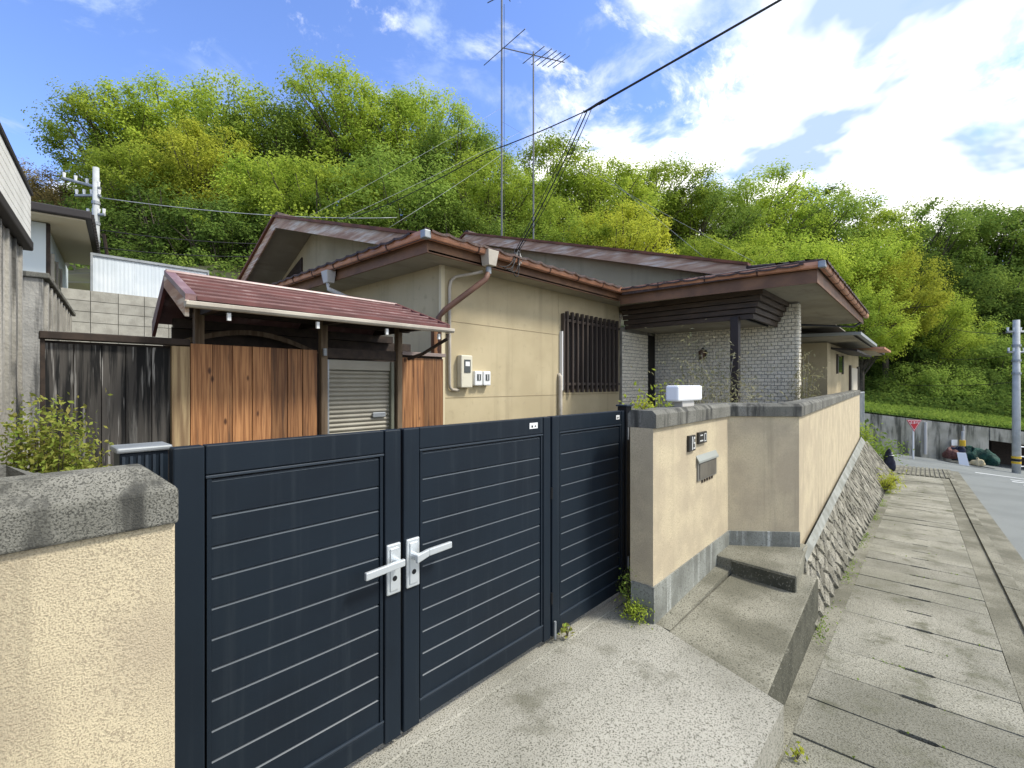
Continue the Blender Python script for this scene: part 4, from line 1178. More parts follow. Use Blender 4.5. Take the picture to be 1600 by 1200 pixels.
bwl = thing('block_wall', 'grey concrete block retaining wall below the white sheet fence', 'wall', (2, 11.7, 0))
MB().box(.75, 4.2, 11.72, 11.9, -1.66, 1.74).build('core', brick_joint, bwl)
blk = MB().box(0, .39, -.012, .02, 0, .19).mesh('block', block_m)
for j in range(17):
    for i in range(9):
        u = .76 + i * .4 - (.2 if j % 2 and False else 0)
        if u + .39 > 4.25: continue
        inst('block', blk, bwl, (u, 11.71, 1.545 - j * .2))
tag(bwl, 'grey concrete block retaining wall below the white sheet fence', 'wall')
sf = thing('sheet_fence', 'white corrugated steel sheet fence above the block wall', 'fence', (2.2, 12.2, 1.7))
for i in range(6):
    u = 1.24 + i * .32
    mb = MB(); pr = []
    for q in range(5):
        pr += [(u + q * .064, 12.2), (u + q * .064 + .022, 12.2), (u + q * .064 + .030, 12.1975), (u + q * .064 + .054, 12.1975)]
    pr.append((u + .318, 12.2))
    mb.add([(a, b, 1.70) for a, b in pr] + [(a, b, 2.50) for a, b in pr], [(q, q + 1, len(pr) + q + 1, len(pr) + q) for q in range(len(pr) - 1)])
    mb.build('sheet_panel', sheet_m, sf)
MB().box(1.20, 3.20, 12.17, 12.23, 2.502, 2.55).build('top_rail', steel_m, sf)
MB().box(1.20, 1.238, 12.17, 12.23, 1.2, 2.50).build('post', steel_m, sf); MB().box(3.17, 3.20, 12.17, 12.23, 1.2, 2.50).build('post', steel_m, sf)


def utility_pole(px, d, ytop, zbase, label, rad, arms, group='utility poles'):
    p = bearing(px, d); zt = (600 - ytop) / 735. * d
    t = thing('utility_pole', label, 'utility pole', (p.x, p.y, zbase), group)
    MB().tube([(p.x, p.y, zbase), (p.x, p.y, zt)], [rad * 1.25, rad], 14).build('pole', pole_m, t, smooth=True)
    for (z, x0, x1, dy) in arms:
        A = p + RT * x0; B = p + RT * x1; y = Vector((0, 0, 1))
        MB().tube([(A.x, A.y, zt - z), (B.x, B.y, zt - z + dy)], .05, 6).build('crossarm', steel_m, t)
        for k in (0.05, .35, .65, .95):
            q = A.lerp(B, k); MB().tube([(q.x, q.y, zt - z + dy * k + .04), (q.x, q.y, zt - z + dy * k + .2)], [.035, .05], 6).build('insulator', white_pl, t)
    for z in (1.2, 1.9, 2.5):
        MB().tube([(p.x, p.y, zt - z - .05), (p.x, p.y, zt - z + .05)], rad * 1.35, 12).build('band', steel_m, t)
    return t, p, zt


tp, pp, zt1 = utility_pole(150, 16, 262, 2.5, 'pale utility pole with slanted crossarm standing behind the white fence', .088, [(.35, -1.15, .15, -.35), (.95, -.7, .15, 0), (1.6, -.3, .3, 0)])
MB().tube([(pp.x + .5, pp.y + .4, 3.2), (pp.x + .2, pp.y, zt1 - 2.2)], .05, 6).build('brace', dark_wood, tp)
for k, (dz, y2, lb) in enumerate([(1.0, 330, 'uppermost wire from the left utility pole to the left roof'), (2.1, 368, 'middle wire from the left utility pole behind the left roof'), (2.7, 385, 'lowest wire from the left utility pole behind the left roof')]):
    wire('power_line', [(pp.x, pp.y, zt1 - dz), ray(620 if k == 0 else 520, y2 + 10, 21)], .016, cable_m if k else steel_m, lb, 'wire', .25, group='power lines from the left pole')

# ------------------------------------------------------------------ foot of the street: retaining wall, sign, pole, rubbish point
rw = thing('retaining_wall', 'stained concrete retaining wall across the foot of the street', 'wall', bearing(1480, 24.2, -3.8))


def rz(px):
    return -3.62 - .0044 * (px - 1450), -1.88 - .00385 * (px - 1450)


for (a, b) in [(1300, 1440), (1440, 1545)]:
    pa, pb = bearing(a, 24.2), bearing(b, 24.2); n_ = FW * .35
    (ba, ta), (bb, tb) = rz(a), rz(b)
    ring = [pa, pb, pb + n_, pa + n_]
    zz = [(ba - .5, ta), (bb - .5, tb), (bb - .5, tb), (ba - .5, ta)]
    MB().hexa([(p.x, p.y, z[0]) for p, z in zip(ring, zz)], [(p.x, p.y, z[1]) for p, z in zip(ring, zz)]).build('wall_panel', ret_conc, rw)
pa, pb = bearing(1547, 24.2), bearing(1760, 24.2)
for (zl, zh) in [((rz(1547)[0] + .95), rz(1547)[1])]:
    MB().hexa([(p.x, p.y, rz(x)[0] + 1.15) for p, x in ((pa, 1547), (pb, 1760), (pb + FW * .35, 1760), (pa + FW * .35, 1547))],
              [(p.x, p.y, rz(x)[1]) for p, x in ((pa, 1547), (pb, 1760), (pb + FW * .35, 1760), (pa + FW * .35, 1547))]).build('wall_panel', ret_conc, rw)
bx0, bx1 = bearing(1549, 27.0), bearing(1700, 27.0)
MB().hexa([(p.x, p.y, -5) for p in (bx0, bx1, bx1 + FW * .2, bx0 + FW * .2)], [(p.x, p.y, -2.6) for p in (bx0, bx1, bx1 + FW * .2, bx0 + FW * .2)]).build('garage_back', dark_wood, rw)
m = MB(); q0 = bearing(1594, 24.0); q1 = bearing(1680, 24.0)
for z in (-3.2, -3.7, -4.2):
    m.tube([(q0.x, q0.y, z), (q1.x, q1.y, z - .2)], .03, 6)
m.tube([(q0.x, q0.y, -3.15), (q0.x, q0.y, -4.25)], .04, 6)
tag(m.build('white_fence', white_pl), 'white pipe fence before the dark opening right of the pole', 'fence')
# narrow pilaster and drain on the wall
pq = bearing(1446, 24.1); MB().tube([(pq.x, pq.y, -3.6), (pq.x, pq.y, -1.95)], .07, 8).build('drain_pipe', pale_grey, rw)
pq = bearing(1506, 24.1); MB().tube([(pq.x, pq.y, -3.2), (pq.x, pq.y, -2.15)], .05, 8).build('drain_pipe', pale_grey, rw)

ss_ = thing('stop_sign', 'red inverted-triangle stop sign on a white post by the sidewalk end', 'sign', bearing(1427, 22.6, -3.6))
p = bearing(1427, 22.6); nrm = (-FW * .85 - RT * .1).normalized(); ax = RT
zt = (600 - 656) / 735. * 22.6
MB().tube([(p.x, p.y, -3.75), (p.x, p.y, zt - .05)], .035, 8).build('post', white_pl, ss_)


def tri(w, off, z0, name, mat, parent):
    A = p + nrm * off
    vs = [A - ax * w, A + ax * w, A]; zz = [z0, z0, z0 - w * 1.55]
    v_ = [(a.x, a.y, z) for a, z in zip(vs, zz)]; b_ = [(a.x - nrm.x * .012, a.y - nrm.y * .012, z) for a, z in zip(vs, zz)]
    return MB().add(v_ + b_, [(0, 2, 1), (3, 4, 5), (0, 1, 4, 3), (1, 2, 5, 4), (2, 0, 3, 5)]).build(name, mat, parent)


pnl = tri(.36, .06, zt, 'sign_panel', red_sign, ss_)
tri(.315, .066, zt - .022, 'white_border', white_pl, pnl)
tri(.285, .072, zt - .037, 'red_field', red_sign, pnl)
fc = bpy.data.curves.new('sign_text', 'FONT'); fc.body = '止まれ'; fc.size = .15; fc.align_x = 'CENTER'; fc.align_y = 'CENTER'; fc.extrude = .002
fc.materials.append(white_pl)
tmp = bpy.data.objects.new('sign_text_curve', fc); col.objects.link(tmp)
dg = bpy.context.evaluated_depsgraph_get(); dg.update()
tme = bpy.data.meshes.new_from_object(tmp.evaluated_get(dg)); bpy.data.objects.remove(tmp)
fo = bpy.data.objects.new('sign_text', tme); col.objects.link(fo); fo.parent = ss_
fo.location = p + nrm * .078 + Vector((0, 0, zt - .13)) - ss_.location
fo.rotation_euler = Matrix((ax.to_tuple() + (), (0, 0, 1), nrm.to_tuple())).transposed().to_euler()

tp2, pp2, zt2 = utility_pole(1588, 22.0, 500, -4.4, 'pale utility pole with yellow and black band at the right edge', .125, [(.55, -.45, .55, 0), (1.5, -.4, .4, 0)])
for k in range(3):
    MB().tube([(pp2.x, pp2.y, -3.72 + k * .12), (pp2.x, pp2.y, -3.62 + k * .12)], .17, 14).build('warning_band', yellow_m if k % 2 == 0 else black_m, tp2)
for k, (z, px2, y2, lb) in enumerate([(.6, 1480, 512, 'upper wire leaving the right utility pole into the trees'), (1.6, 1470, 560, 'lower wire leaving the right utility pole into the trees'), (2.9, 1400, 600, 'slack wire from the right utility pole behind the house end')]):
    wire('power_line', [(pp2.x, pp2.y, zt2 - z), ray(px2, y2, 30)], .014, cable_m, lb, 'wire', .15, group='power lines from the right pole')
# rubbish heap
for k, (px, d, r, mt_, lb, cat, sd_) in enumerate([
        (1486, 23.6, (.36, .3, .34), orange_cl, 'reddish rubbish bag, leftmost of the heap by the concrete wall', 'bag', 1),
        (1497, 23.4, (.26, .3, .40), blue_dark, 'dark rubbish bag just behind the reddish one', 'bag', 2),
        (1520, 23.6, (.40, .4, .42), green_tarp, 'dark green netted bag with pale fold, middle of the heap', 'bag', 3),
        (1541, 23.2, (.48, .4, .42), green_tarp, 'dark green netted bag, rightmost of the heap', 'bag', 4),
        (1529, 22.6, (.20, .2, .20), M('straw_bag', (.42, .36, .22), rough=.8), 'small straw-coloured bag in front of the green nets', 'bag', 5)]):
    q = bearing(px, d); zg = rz(px)[0] + .05
    tag(MB().blob((q.x, q.y, zg + r[2] * .55), r, sd_, .30, 22, 14, -r[2] * .55).build('rubbish_bag', mt_, smooth=True), lb, cat, 'rubbish bags at the wall')
q = bearing(1505, 22.8)
wb = MB().hexa([(q.x - .05, q.y - .22, -3.95), (q.x + .05, q.y - .22, -3.95), (q.x + .05, q.y + .14, -3.95), (q.x - .05, q.y + .14, -3.95)],
               [(q.x + .15, q.y - .10, -3.35), (q.x + .20, q.y - .10, -3.35), (q.x + .20, q.y + .22, -3.35), (q.x + .15, q.y + .22, -3.35)])
tag(wb.build('white_board', white_pl), 'white board leaning on the rubbish heap', 'board')
q = bearing(1504, 23.9)
yb = thing('warning_post', 'short post with yellow band behind the rubbish bags', 'post', (q.x, q.y, -3.8))
MB().tube([(q.x, q.y, -3.9), (q.x, q.y, -2.4)], .05, 8).build('pole', pole_m, yb)
MB().tube([(q.x, q.y, -3.15), (q.x, q.y, -2.85)], .12, 10).build('band', yellow_m, yb)
q = bearing(1487, 24.05)
tag(MB().hexa([(q.x - .02, q.y, -3.15), (q.x + .20, q.y - .22, -3.15), (q.x + .22, q.y - .2, -3.15), (q.x, q.y + .02, -3.15)], [(q.x - .02, q.y, -2.85), (q.x + .2, q.y - .22, -2.85), (q.x + .22, q.y - .2, -2.85), (q.x, q.y + .02, -2.85)]).build('notice_board', white_pl), 'small white notice on the concrete wall above the rubbish', 'notice')
# dark bundle beside the end of the stone wall
q = bearing(1389, 16.6); zg = zs(q.x)
bn = thing('covered_bundle', 'dark covered bundle with pale stripes at the end of the stone wall', 'bundle', (q.x, q.y, zg))
MB().blob((q.x, q.y, zg + .34), (.10, .17, .40), 8, .2, 14, 10, -.34).build('cover', blue_dark, bn, smooth=True)
for k in range(2):
    MB().blob((q.x - .02, q.y - .03, zg + .56 + .08 * k), (.09 - .03 * k, .13 - .05 * k, .02), 9, .15, 12, 4).build('stripe', white_pl, bn)
# steel drain grating across the end of the pavement
gr = thing('drain_grating', 'steel drain grating of parallel bars at the end of the sidewalk', 'grating', (21.5, .5, zs(21.5)))
MB().add([(a, b, zs(a) + .004) for a, b in ((20.4, -.30), (24.2, -.22), (24.2, 1.25), (20.4, 1.17))], [(0, 1, 2, 3)]).build('drain_bed', M('drain_bed', (.15, .145, .12), rough=1), gr)
for k in range(12):
    v = -.26 + k * .12
    MB().hexa([(20.4, v, zs(20.4) - .01), (24.2, v + .09, zs(24.2) - .01), (24.2, v + .16, zs(24.2) - .01), (20.4, v + .07, zs(20.4) - .01)],
              [(20.4, v, zs(20.4) + .03), (24.2, v + .09, zs(24.2) + .03), (24.2, v + .16, zs(24.2) + .03), (20.4, v + .07, zs(20.4) + .03)]).build('bar', old_conc, gr)
# metal fence on the stone wall end
mf = thing('metal_fence', 'thin grey railing at the far end of the beige street wall', 'fence', (17.6, 1.9, -2.1))
for k in range(6):
    u = 17.7 + .35 * k
    MB().tube([(u, 1.95, -2.1), (u, 1.95, -.28)], .025, 6).build('upright', steel_m, mf)
MB().tube([(17.6, 1.95, -.28), (19.5, 1.95, -.28)], .03, 6).build('rail', steel_m, mf)
MB().tube([(17.6, 1.95, -1.5), (19.5, 1.95, -1.5)], .03, 6).build('rail', steel_m, mf)

# ------------------------------------------------------------------ hillside
mb = MB(); pxs = [-900 + 110 * i for i in range(38)]; dsd = [27.2, 28.5, 30, 33, 37, 42, 48, 56, 66, 80, 100]
# left terrace and slope, in plain axes
hx = frange(-40, 90, 5); hy = [12.7, 14, 16, 19, 22, 26, 30, 36, 42, 50, 60, 75, 95]


def hz(u, v):
    z = hill(u, v)
    if 3.4 < u < 30 and v < 17.5: z = min(z, -1.6 + (v - 12.7) * .3)
    return min(z, 26) + .25 * math.sin(u * .7 + v * .5)


mb.add([(a, b, hz(a, b)) for a in hx for b in hy], [(i * len(hy) + j, (i + 1) * len(hy) + j, (i + 1) * len(hy) + j + 1, i * len(hy) + j + 1) for i in range(len(hx) - 1) for j in range(len(hy) - 1)])
struct(mb.build('hillside', soil))
mb = MB(); ppx = [1150 + 70 * i for i in range(16)]; dd = [24.56, 25.5, 27.5, 30, 34, 40, 48, 58, 70, 90]


def bank(px, d):
    q = bearing(px, d); t0 = rz(px)[1]
    return (q.x, q.y, t0 + .02 + (d - 24.56) * .10 if d <= 27.5 else max(t0 + .30, -1.95 + .40 * (min(d, 75) - 27.5)))


mb.add([bank(a, b) for a in ppx for b in dd], [(i * len(dd) + j, (i + 1) * len(dd) + j, (i + 1) * len(dd) + j + 1, i * len(dd) + j + 1) for i in range(len(ppx) - 1) for j in range(len(dd) - 1)])
hs2 = struct(mb.build('wooded_slope', soil))
mb = MB(); mb.add([(x, y, z + .03) for a in ppx for (x, y, z) in [bank(a, b) for b in dd[:3]]], [(i * 3 + j, (i + 1) * 3 + j, (i + 1) * 3 + j + 1, i * 3 + j + 1) for i in range(len(ppx) - 1) for j in range(2)])
struct(mb.build('grass_bank', grass_m))

# ------------------------------------------------------------------ foliage


def leaf_mesh(name, pts, nrm, size, mat, rng, aspect=.55):
    """one folded four-corner leaf at every point"""
    n = len(pts)
    a = rng.normal(size=(n, 3)); a -= nrm * np.sum(a * nrm, 1)[:, None]; a /= np.linalg.norm(a, axis=1)[:, None] + 1e-9
    b = np.cross(nrm, a)
    s = size * rng.uniform(.65, 1.35, n)[:, None]
    v = np.empty((n, 4, 3))
    v[:, 0] = pts - a * s * .5; v[:, 2] = pts + a * s * .5
    v[:, 1] = pts + b * s * .5 * aspect + nrm * s * .08; v[:, 3] = pts - b * s * .5 * aspect + nrm * s * .08
    me = bpy.data.meshes.new(name)
    me.vertices.add(4 * n); me.loops.add(4 * n); me.polygons.add(n)
    me.vertices.foreach_set('co', v.reshape(-1)); me.loops.foreach_set('vertex_index', np.arange(4 * n, dtype=np.int32))
    me.polygons.foreach_set('loop_start', np.arange(0, 4 * n, 4, dtype=np.int32)); me.polygons.foreach_set('loop_total', np.full(n, 4, dtype=np.int32))
    me.materials.append(mat); me.update(); me.validate()
    return me


def crown_points(rng, n_clump, per, rad, cz, rz_, clump_r, low=-.55, lobes=7):
    """leaf positions gathered in clumps on a lobed, hollow crown; returns points, normals, clump centres"""
    ld = rng.normal(size=(lobes, 3)); ld[:, 2] = np.abs(ld[:, 2]) * .8; ld /= np.linalg.norm(ld, axis=1)[:, None]
    cs = []
    while len(cs) < n_clump:
        d = rng.normal(size=3); d /= np.linalg.norm(d)
        if d[2] < low: continue
        bump = .74 + .34 * max(0, np.max(ld @ d) ** 5) + rng.uniform(-.10, .06)
        f = bump * (1 if rng.random() < .68 else rng.uniform(.40, .85))
        cs.append(np.array((d[0] * rad * f, d[1] * rad * f, cz + d[2] * rz_ * f)))
    cs = np.array(cs); pts, nr = [], []
    for c in cs:
        k = int(per * rng.uniform(.4, 1.6)); r = clump_r * rng.uniform(.55, 1.4)
        q = rng.normal(size=(k, 3)); q /= np.linalg.norm(q, axis=1)[:, None]
        q *= (rng.random(k) ** .5)[:, None] * r; q[:, 2] *= .6
        out = (c - np.array((0, 0, cz - 3.2))); out /= np.linalg.norm(out) + 1e-9
        q += out * (q @ out)[:, None] * rng.uniform(.15, .7)          # sprays drawn out along their branch
        m = rng.normal(size=(k, 3)) * .42 + out * .55 + q / r * .55 + np.array((0, 0, .45)); m /= np.linalg.norm(m, axis=1)[:, None]
        pts.append(c + q); nr.append(m)
    return np.concatenate(pts), np.concatenate(nr), cs


def trunk_mesh(name, cs, cz, rng, r0=.22, mat=bark, th=None, nb=110):
    mb = MB(); h = cz if th is None else th
    mb.tube([(0, 0, -1.5), (.06, .02, h * .4), (-.05, .06, h * .8), (.05, 0, h * 1.25)], [r0 * 1.2, r0, r0 * .75, r0 * .35], 7)
    idx = rng.choice(len(cs), min(nb, len(cs)), replace=False)
    for i in idx:
        c = Vector(cs[i]); t = rng.uniform(.3, .85); a = Vector((0, 0, h * t)); 
        if c.z < a.z: a.z = max(h * .35, c.z - .8)
        mid = a.lerp(c, .5) + Vector((rng.uniform(-.4, .4), rng.uniform(-.4, .4), .35))
        mb.tube([a, mid, c], [r0 * .30, r0 * .2, r0 * .09], 4, cap=False)
    return mb.mesh(name, mat)


KINDS = {}
NP = np.random.default_rng(21)
for kd, mat, nvar, n_clump, per, sz, cr, low in [('y', leaf_y, 5, 300, 135, .155, .70, -.75), ('Y', leaf_yy, 1, 290, 135, .155, .70, -.7), ('g', leaf_g, 3, 290, 125, .17, .72, -.8),
                                                 ('d', leaf_d, 2, 270, 120, .19, .74, -.85), ('o', leaf_o, 1, 250, 110, .17, .72, -.8)]:
    KINDS[kd] = []
    for k in range(nvar):
        p_, n_, c_ = crown_points(NP, n_clump, per, 4.4, 6.3, 3.7, cr, low)
        KINDS[kd].append((leaf_mesh('crown', p_, n_, sz, mat, NP), trunk_mesh('trunk', c_, 6.3, NP)))

# (bearing column, top row, depth, crown radius, kind, label): positions on the hillside
TREES = [
    (-10, 225, 40, 4.4, 'o', 'olive-brown tree at the far left above the white siding'),
    (50, 255, 36, 3.6, 'o', 'olive-brown tree on the slope left of the leftmost bright crown'),
    (95, 300, 30, 3.8, 'o', 'dull brownish tree just left of the utility pole top'),
    (20, 262, 33, 3.6, 'o', 'dull brown low tree behind the white siding corner'),
    (118, 262, 33, 3.2, 'o', 'brownish tree between the siding corner and the utility pole'),
    (205, 128, 31, 4.2, 'y', 'leftmost tall bright green tree against the blue sky'),
    (275, 110, 33, 5.0, 'y', 'broad bright green tree, second from the left on the skyline'),
    (372, 116, 33, 5.0, 'y', 'bright green tree, third from the left on the skyline'),
    (320, 190, 27, 3.4, 'Y', 'yellowish crown in front of the left skyline trees'),
    (240, 215, 27, 3.6, 'y', 'green crown straight above the left utility pole'),
    (450, 138, 32, 4.4, 'g', 'bright green tree in the dip before the tallest left tree'),
    (562, 86, 34, 5.2, 'y', 'tallest bright green tree, its top highest of all'),
    (655, 110, 33, 4.6, 'y', 'tall airy green tree right of the tallest one'),
    (430, 235, 27, 4.2, 'y', 'green crown above the peak of the left gable'),
    (520, 215, 26, 4.2, 'y', 'green crown above the left gable verge'),
    (620, 225, 26, 4.2, 'g', 'loose green crown behind the guy wires'),
    (715, 178, 31, 3.6, 'g', 'green tree left of the taller antenna mast'),
    (770, 232, 27, 3.5, 'y', 'green tree directly behind the taller antenna mast'),
    (850, 203, 33, 4.6, 'y', 'green tree behind the shorter antenna mast'),
    (935, 232, 32, 4.2, 'y', 'green tree below the cable splice'),
    (1015, 228, 36, 4.6, 'y', 'rounded green tree right of the cable splice on the skyline'),
    (965, 312, 25, 3.0, 'Y', 'bright rounded yellow-green crown above the middle of the right verge'),
    (870, 300, 26, 3.4, 'y', 'green crown between the masts and the right verge'),
    (800, 320, 24, 3.0, 'g', 'mid green crown at the foot of the masts'),
    (700, 300, 25, 3.2, 'g', 'mid green crown above the hip of the front roof'),
    (1085, 268, 36, 4.2, 'g', 'green tree left of the broad right-hand crowns'),
    (1165, 253, 40, 5.4, 'y', 'broad green tree above the porch roof on the skyline'),
    (1245, 268, 42, 5.2, 'g', 'green skyline tree above the porch corner'),
    (1325, 284, 44, 5.4, 'y', 'green skyline tree right of the porch corner'),
    (1110, 345, 30, 3.8, 'y', 'green crown over the right end of the verge board'),
    (1205, 335, 33, 4.6, 'y', 'green crown close above the porch eave'),
    (1310, 350, 33, 4.2, 'y', 'green crown beside the porch eave corner'),
    (1385, 380, 32, 3.4, 'Y', 'bright yellow-green tree right of the porch eave'),
    (1345, 440, 29, 3.0, 'y', 'green crown touching the porch eave corner from behind'),
    (1425, 430, 34, 3.6, 'y', 'green tree below the bright yellow-green one'),
    (1420, 300, 52, 6.4, 'g', 'distant darker green tree on the right skyline'),
    (1520, 286, 54, 7.0, 'g', 'highest distant tree of the right skyline'),
    (1612, 294, 52, 6.8, 'g', 'distant tree at the right edge of the skyline'),
    (1450, 385, 44, 5.0, 'd', 'dark evergreen on the slope right of the yellow-green tree'),
    (1545, 395, 44, 5.4, 'g', 'mid green tree on the right slope above the pole'),
    (1625, 430, 40, 4.6, 'd', 'dark evergreen behind the right utility pole'),
    (1480, 470, 38, 4.6, 'g', 'green tree halfway down the right slope'),
    (1400, 480, 35, 3.8, 'd', 'dark evergreen beside the far end of the house'),
    (1560, 500, 35, 4.0, 'g', 'green tree beside the right utility pole'),
    (1440, 550, 31, 3.0, 'g', 'low green tree behind the stop sign'),
    (1520, 560, 32, 3.0, 'd', 'low dark tree above the rubbish heap'),
    (1375, 570, 31, 2.8, 'd', 'low dark tree at the corner of the street wall'),
    (1600, 570, 31, 3.0, 'd', 'low dark tree right of the right utility pole'),
    (165, 300, 24, 3.4, 'd', 'dark evergreen behind the left utility pole'),
    (255, 285, 23, 3.4, 'd', 'dark evergreen above the white sheet fence'),
    (350, 295, 23, 3.2, 'd', 'dark evergreen left of the left gable'),
    (430, 330, 24, 3.0, 'd', 'dark evergreen right behind the left gable peak'),
    (225, 375, 20, 2.6, 'd', 'low dark tree just over the white sheet fence'),
    (345, 375, 21, 2.8, 'g', 'low green tree between the sheet fence and the left gable'),
    (545, 300, 24, 3.2, 'g', 'mid green crown over the left gable roof'),
]
rt = random.Random(17)
for i, (px, yt, d, rad, kd, lb) in enumerate(TREES):
    p = bearing(px, d); zt_ = (600 - yt) / 735. * d
    zb_ = hill(p.x, p.y) if px < 1340 else bank(px, d)[2]
    need = (rad * .95) * 2.5
    zb_ = max(zb_ - .3, zt_ - 15.0) if zt_ - zb_ > need else min(zb_, zt_ - need * .85)
    h = zt_ - zb_
    t = thing('tree', lb, 'tree', (p.x, p.y, zb_), 'trees on the hillside')
    cm, tm = KINDS[kd][i % len(KINDS[kd])]
    # trunk length takes up spare height; crown keeps its own proportions
    s = rad / 4.4; top_local = 11.0; sz = s * rt.uniform(1.0, 1.28)
    lift = h - top_local * sz
    ang = rt.uniform(0, 6.28)
    c = inst('crown', cm, t, (p.x, p.y, zb_ + lift), (0, 0, ang), (s, s, sz))
    k = inst('trunk', tm, t, (p.x, p.y, zb_ + lift), (0, 0, ang), (s, s, sz))
    if lift > 1.0:
        MB().tube([(p.x, p.y, zb_ - .4), (p.x, p.y, zb_ + lift + .5)], [.3 * s + .06, .26 * s + .02], 7).build('stem', bark, t)

# undergrowth as one mass: beneath the trees on both slopes
rng = np.random.default_rng(5)
pts, nrs = [], []


def tuft(c, r, k):
    q = rng.normal(size=(k, 3)); q /= np.linalg.norm(q, axis=1)[:, None]; q *= (rng.random(k) ** .4)[:, None] * r; q[:, 2] = np.abs(q[:, 2]) * .8
    m = rng.normal(size=(k, 3)) * .7 + np.array((-FW.x * .4, -FW.y * .4, .7)); m /= np.linalg.norm(m, axis=1)[:, None]
    pts.append(np.array(c) + q); nrs.append(m)


for i in range(520):
    px = rng.uniform(-60, 1330); d = rng.uniform(17.5 if px < 460 else 22, 44); p = bearing(px, d)
    tuft((p.x, p.y, hill(p.x, p.y) - .5), rng.uniform(.8, 1.6), 130)
for i in range(420):
    px = rng.uniform(1320, 1720); d = 27.7 + 24 * rng.random() ** 1.8; b_ = bank(px, d)
    tuft((b_[0], b_[1], b_[2] - .2), rng.uniform(.6, 1.5), 190)
ug = bpy.data.objects.new('undergrowth', leaf_mesh('undergrowth', np.concatenate(pts), np.concatenate(nrs), .20, leaf_d, rng))
col.objects.link(ug); ug['kind'] = 'stuff'; ug['label'] = 'dark evergreen undergrowth covering the wooded slopes'
# grass blades on the bank above the retaining wall
pts, nrs = [], []
for i in range(9000):
    px = rng.uniform(1330, 1700); d = rng.uniform(24.6, 27.4); b_ = bank(px, d); pts.append((b_[0], b_[1], b_[2] + rng.uniform(.03, .22)))
nr = rng.normal(size=(len(pts), 3)); nr[:, 2] *= .4; nr /= np.linalg.norm(nr, axis=1)[:, None]
gb = bpy.data.objects.new('grass', leaf_mesh('grass', np.array(pts), nr, .22, leaf_g, rng, .3)); col.objects.link(gb); gb['kind'] = 'stuff'; gb['label'] = 'short green grass on the bank above the retaining wall'

# moss and small grass in the angle between the stone wall and the pavement
pts = []
for i in range(2600):
    q = rng.uniform(-.02, 1.14); b_ = basel(q); w = abs(rng.normal()) * .05
    if math.sin(b_.x * 3.1) + .7 * math.sin(b_.x * 7.3) + rng.normal() * .5 < .2: continue
    pts.append((b_.x + rng.normal() * .03, b_.y - .01 - w, zs(b_.x) + rng.uniform(.002, .035)))
for i in range(700):
    k = rng.integers(6, 46); u = -.85 + PIT * (k + .5); v = rng.uniform(-.47, .54)
    if math.sin(v * 9 + k * 2.3) + rng.normal() * .4 < .75: continue
    pts.append((u + rng.normal() * .008, v + SK * u, zs(u) + rng.uniform(-.002, .010)))
nr = rng.normal(size=(len(pts), 3)); nr[:, 2] = np.abs(nr[:, 2]) + .5; nr /= np.linalg.norm(nr, axis=1)[:, None]
ms_ = bpy.data.objects.new('moss', leaf_mesh('moss', np.array(pts), nr, .022, leaf_g, rng, .5)); col.objects.link(ms_); ms_['kind'] = 'stuff'; ms_['label'] = 'moss and tiny weeds along the foot of the stone wall'

# ------------------------------------------------------------------ plants near the house


def plant(name, label, cat, base, r, hh, n, size, mat, stems=8, stem_mat=bark, group=None, seed=1, aspect=.45, stem_r=.006, lean=(0, 0)):
    g = np.random.default_rng(seed); t = thing(name, label, cat, base, group)
    mb = MB(); P, Q = [], []
    for k in range(stems):
        a = g.uniform(0, 6.28); q = Vector((math.cos(a) * r * g.uniform(.2, 1) + lean[0], math.sin(a) * r * g.uniform(.2, 1) + lean[1], hh * g.uniform(.6, 1.0)))
        m_ = q * .5 + Vector((0, 0, hh * .12)); B = Vector(base)
        mb.tube([B, B + m_, B + q], [stem_r, stem_r * .8, stem_r * .35], 5)
        for j in range(n // stems):
            f = g.uniform(.25, 1.05); c = (m_ * (2 * f) if f < .5 else m_.lerp(q, f * 2 - 1))
            P.append(np.array(B + c) + g.normal(size=3) * min(r * .4, .2)); 
            m = g.normal(size=3) * .8 + np.array((0, -.2, .6)); Q.append(m / np.linalg.norm(m))
    mb.build('stem', stem_mat, t)
    me = leaf_mesh('foliage', np.array(P) - np.array(base), np.array(Q), size, mat, g, aspect)
    o = bpy.data.objects.new('foliage', me); col.objects.link(o); o.parent = t
    return t


plant('nandina_bush', 'feathery green bush with orange tips before the blackened fence', 'bush', (.165, 3.3, -1.62), .15, 1.50, 15000, .028, leaf_red, 30, seed=2, lean=(.03, .0))
plant('nandina_bush', 'smaller feathery green bush low behind the left wall coping', 'bush', (.15, 2.95, -1.62), .13, 1.12, 7000, .026, leaf_y, 22, seed=3, lean=(-.05, 0))
for k, (u, v, z, r_, lb) in enumerate([(.02, 2.75, -.62, (.26, .2, .26), 'grey garden rock at the left edge behind the coping'), (.16, 2.62, -.75, (.16, .16, .30), 'leaning grey garden rock beside the feathery bush')]):
    tag(MB().blob((u, v, z), r_, 20 + k, .14, 12, 8).build('garden_rock', rock_m), lb, 'rock', 'garden rocks')
mb = MB().box(-.6, .24, 2.45, 3.0, -1.64, -.86); tag(mb.build('rock_bed', old_conc), 'low concrete bed holding the garden rocks at left', 'planter')
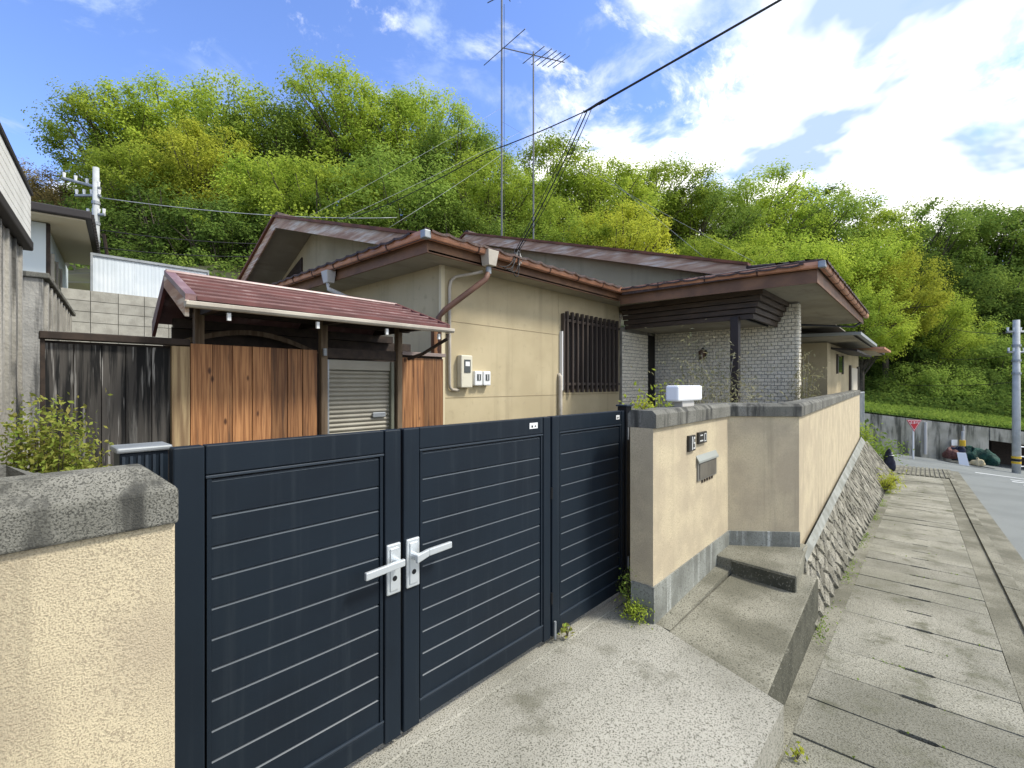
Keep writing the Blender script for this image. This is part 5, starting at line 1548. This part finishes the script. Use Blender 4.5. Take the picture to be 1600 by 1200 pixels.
plant('dry_bamboo', 'dry pale bamboo sprays in front of the brick porch wall', 'bamboo', (6.5, 2.25, -1.62), .70, 2.15, 2300, .07, leaf_dry, 30, bark_pale, seed=5, aspect=.2, stem_r=.006, lean=(.2, .1))
plant('dry_bamboo', 'small pale bamboo spray right of the brick fin', 'bamboo', (9.0, 1.70, -1.62), .20, 2.25, 800, .075, leaf_dry, 14, bark_pale, seed=6, aspect=.2, stem_r=.006)
plant('garden_shrub', 'green shrub behind the white gate lamp', 'shrub', (4.9, 2.35, -1.62), .28, 1.66, 1500, .05, leaf_y, 16, seed=7)
plant('garden_shrub', 'small yellow-green shrub over the street wall coping', 'shrub', (10.2, 2.25, -1.62), .22, 1.78, 900, .06, leaf_yy, 10, seed=8)
plant('garden_weed', 'small yellow-green weed on the coping behind the gate post', 'weed', (3.12, 1.58, -.2), .07, .08, 60, .04, leaf_yy, 6, seed=9, stem_r=.002)
plant('garden_weed', 'trailing weed at the foot of the gate post', 'weed', (3.10, 1.70, -1.62), .09, .30, 420, .022, leaf_g, 14, seed=10, stem_r=.003, lean=(-.03, -.05))
plant('garden_weed', 'yellow-green weed clump on the ground before the wall end', 'weed', (2.98, 1.60, -1.62), .09, .11, 520, .020, leaf_y, 18, seed=11, stem_r=.002, lean=(-.04, -.06))
plant('garden_weed', 'small dry weed under the joint of the right gate leaves', 'weed', (2.44, 1.76, -1.61), .05, .09, 40, .035, leaf_red, 6, seed=12, stem_r=.003)
plant('garden_weed', 'tiny green weed in the gutter below the driveway corner', 'weed', (2.76, .55, zs(2.76)), .04, .06, 50, .025, leaf_yy, 7, seed=13, stem_r=.002)
plant('grass_tuft', 'bright yellow-green grass tuft at the foot of the stone wall', 'grass', (14.6, 1.06, zs(14.6)), .22, .40, 420, .14, leaf_yy, 26, seed=14, aspect=.12, lean=(.1, -.12))
plant('roadside_shrub', 'leafy green shrub beside the stop sign post', 'shrub', (21.6, 1.9, zs(21.6)), .75, .95, 1100, .10, leaf_g, 20, seed=15, lean=(.2, -.2))
plant('roadside_shrub', 'grassy growth at the end of the beige street wall', 'shrub', (18.2, 1.9, -2.1), .35, .75, 500, .12, leaf_y, 14, seed=16, aspect=.25)
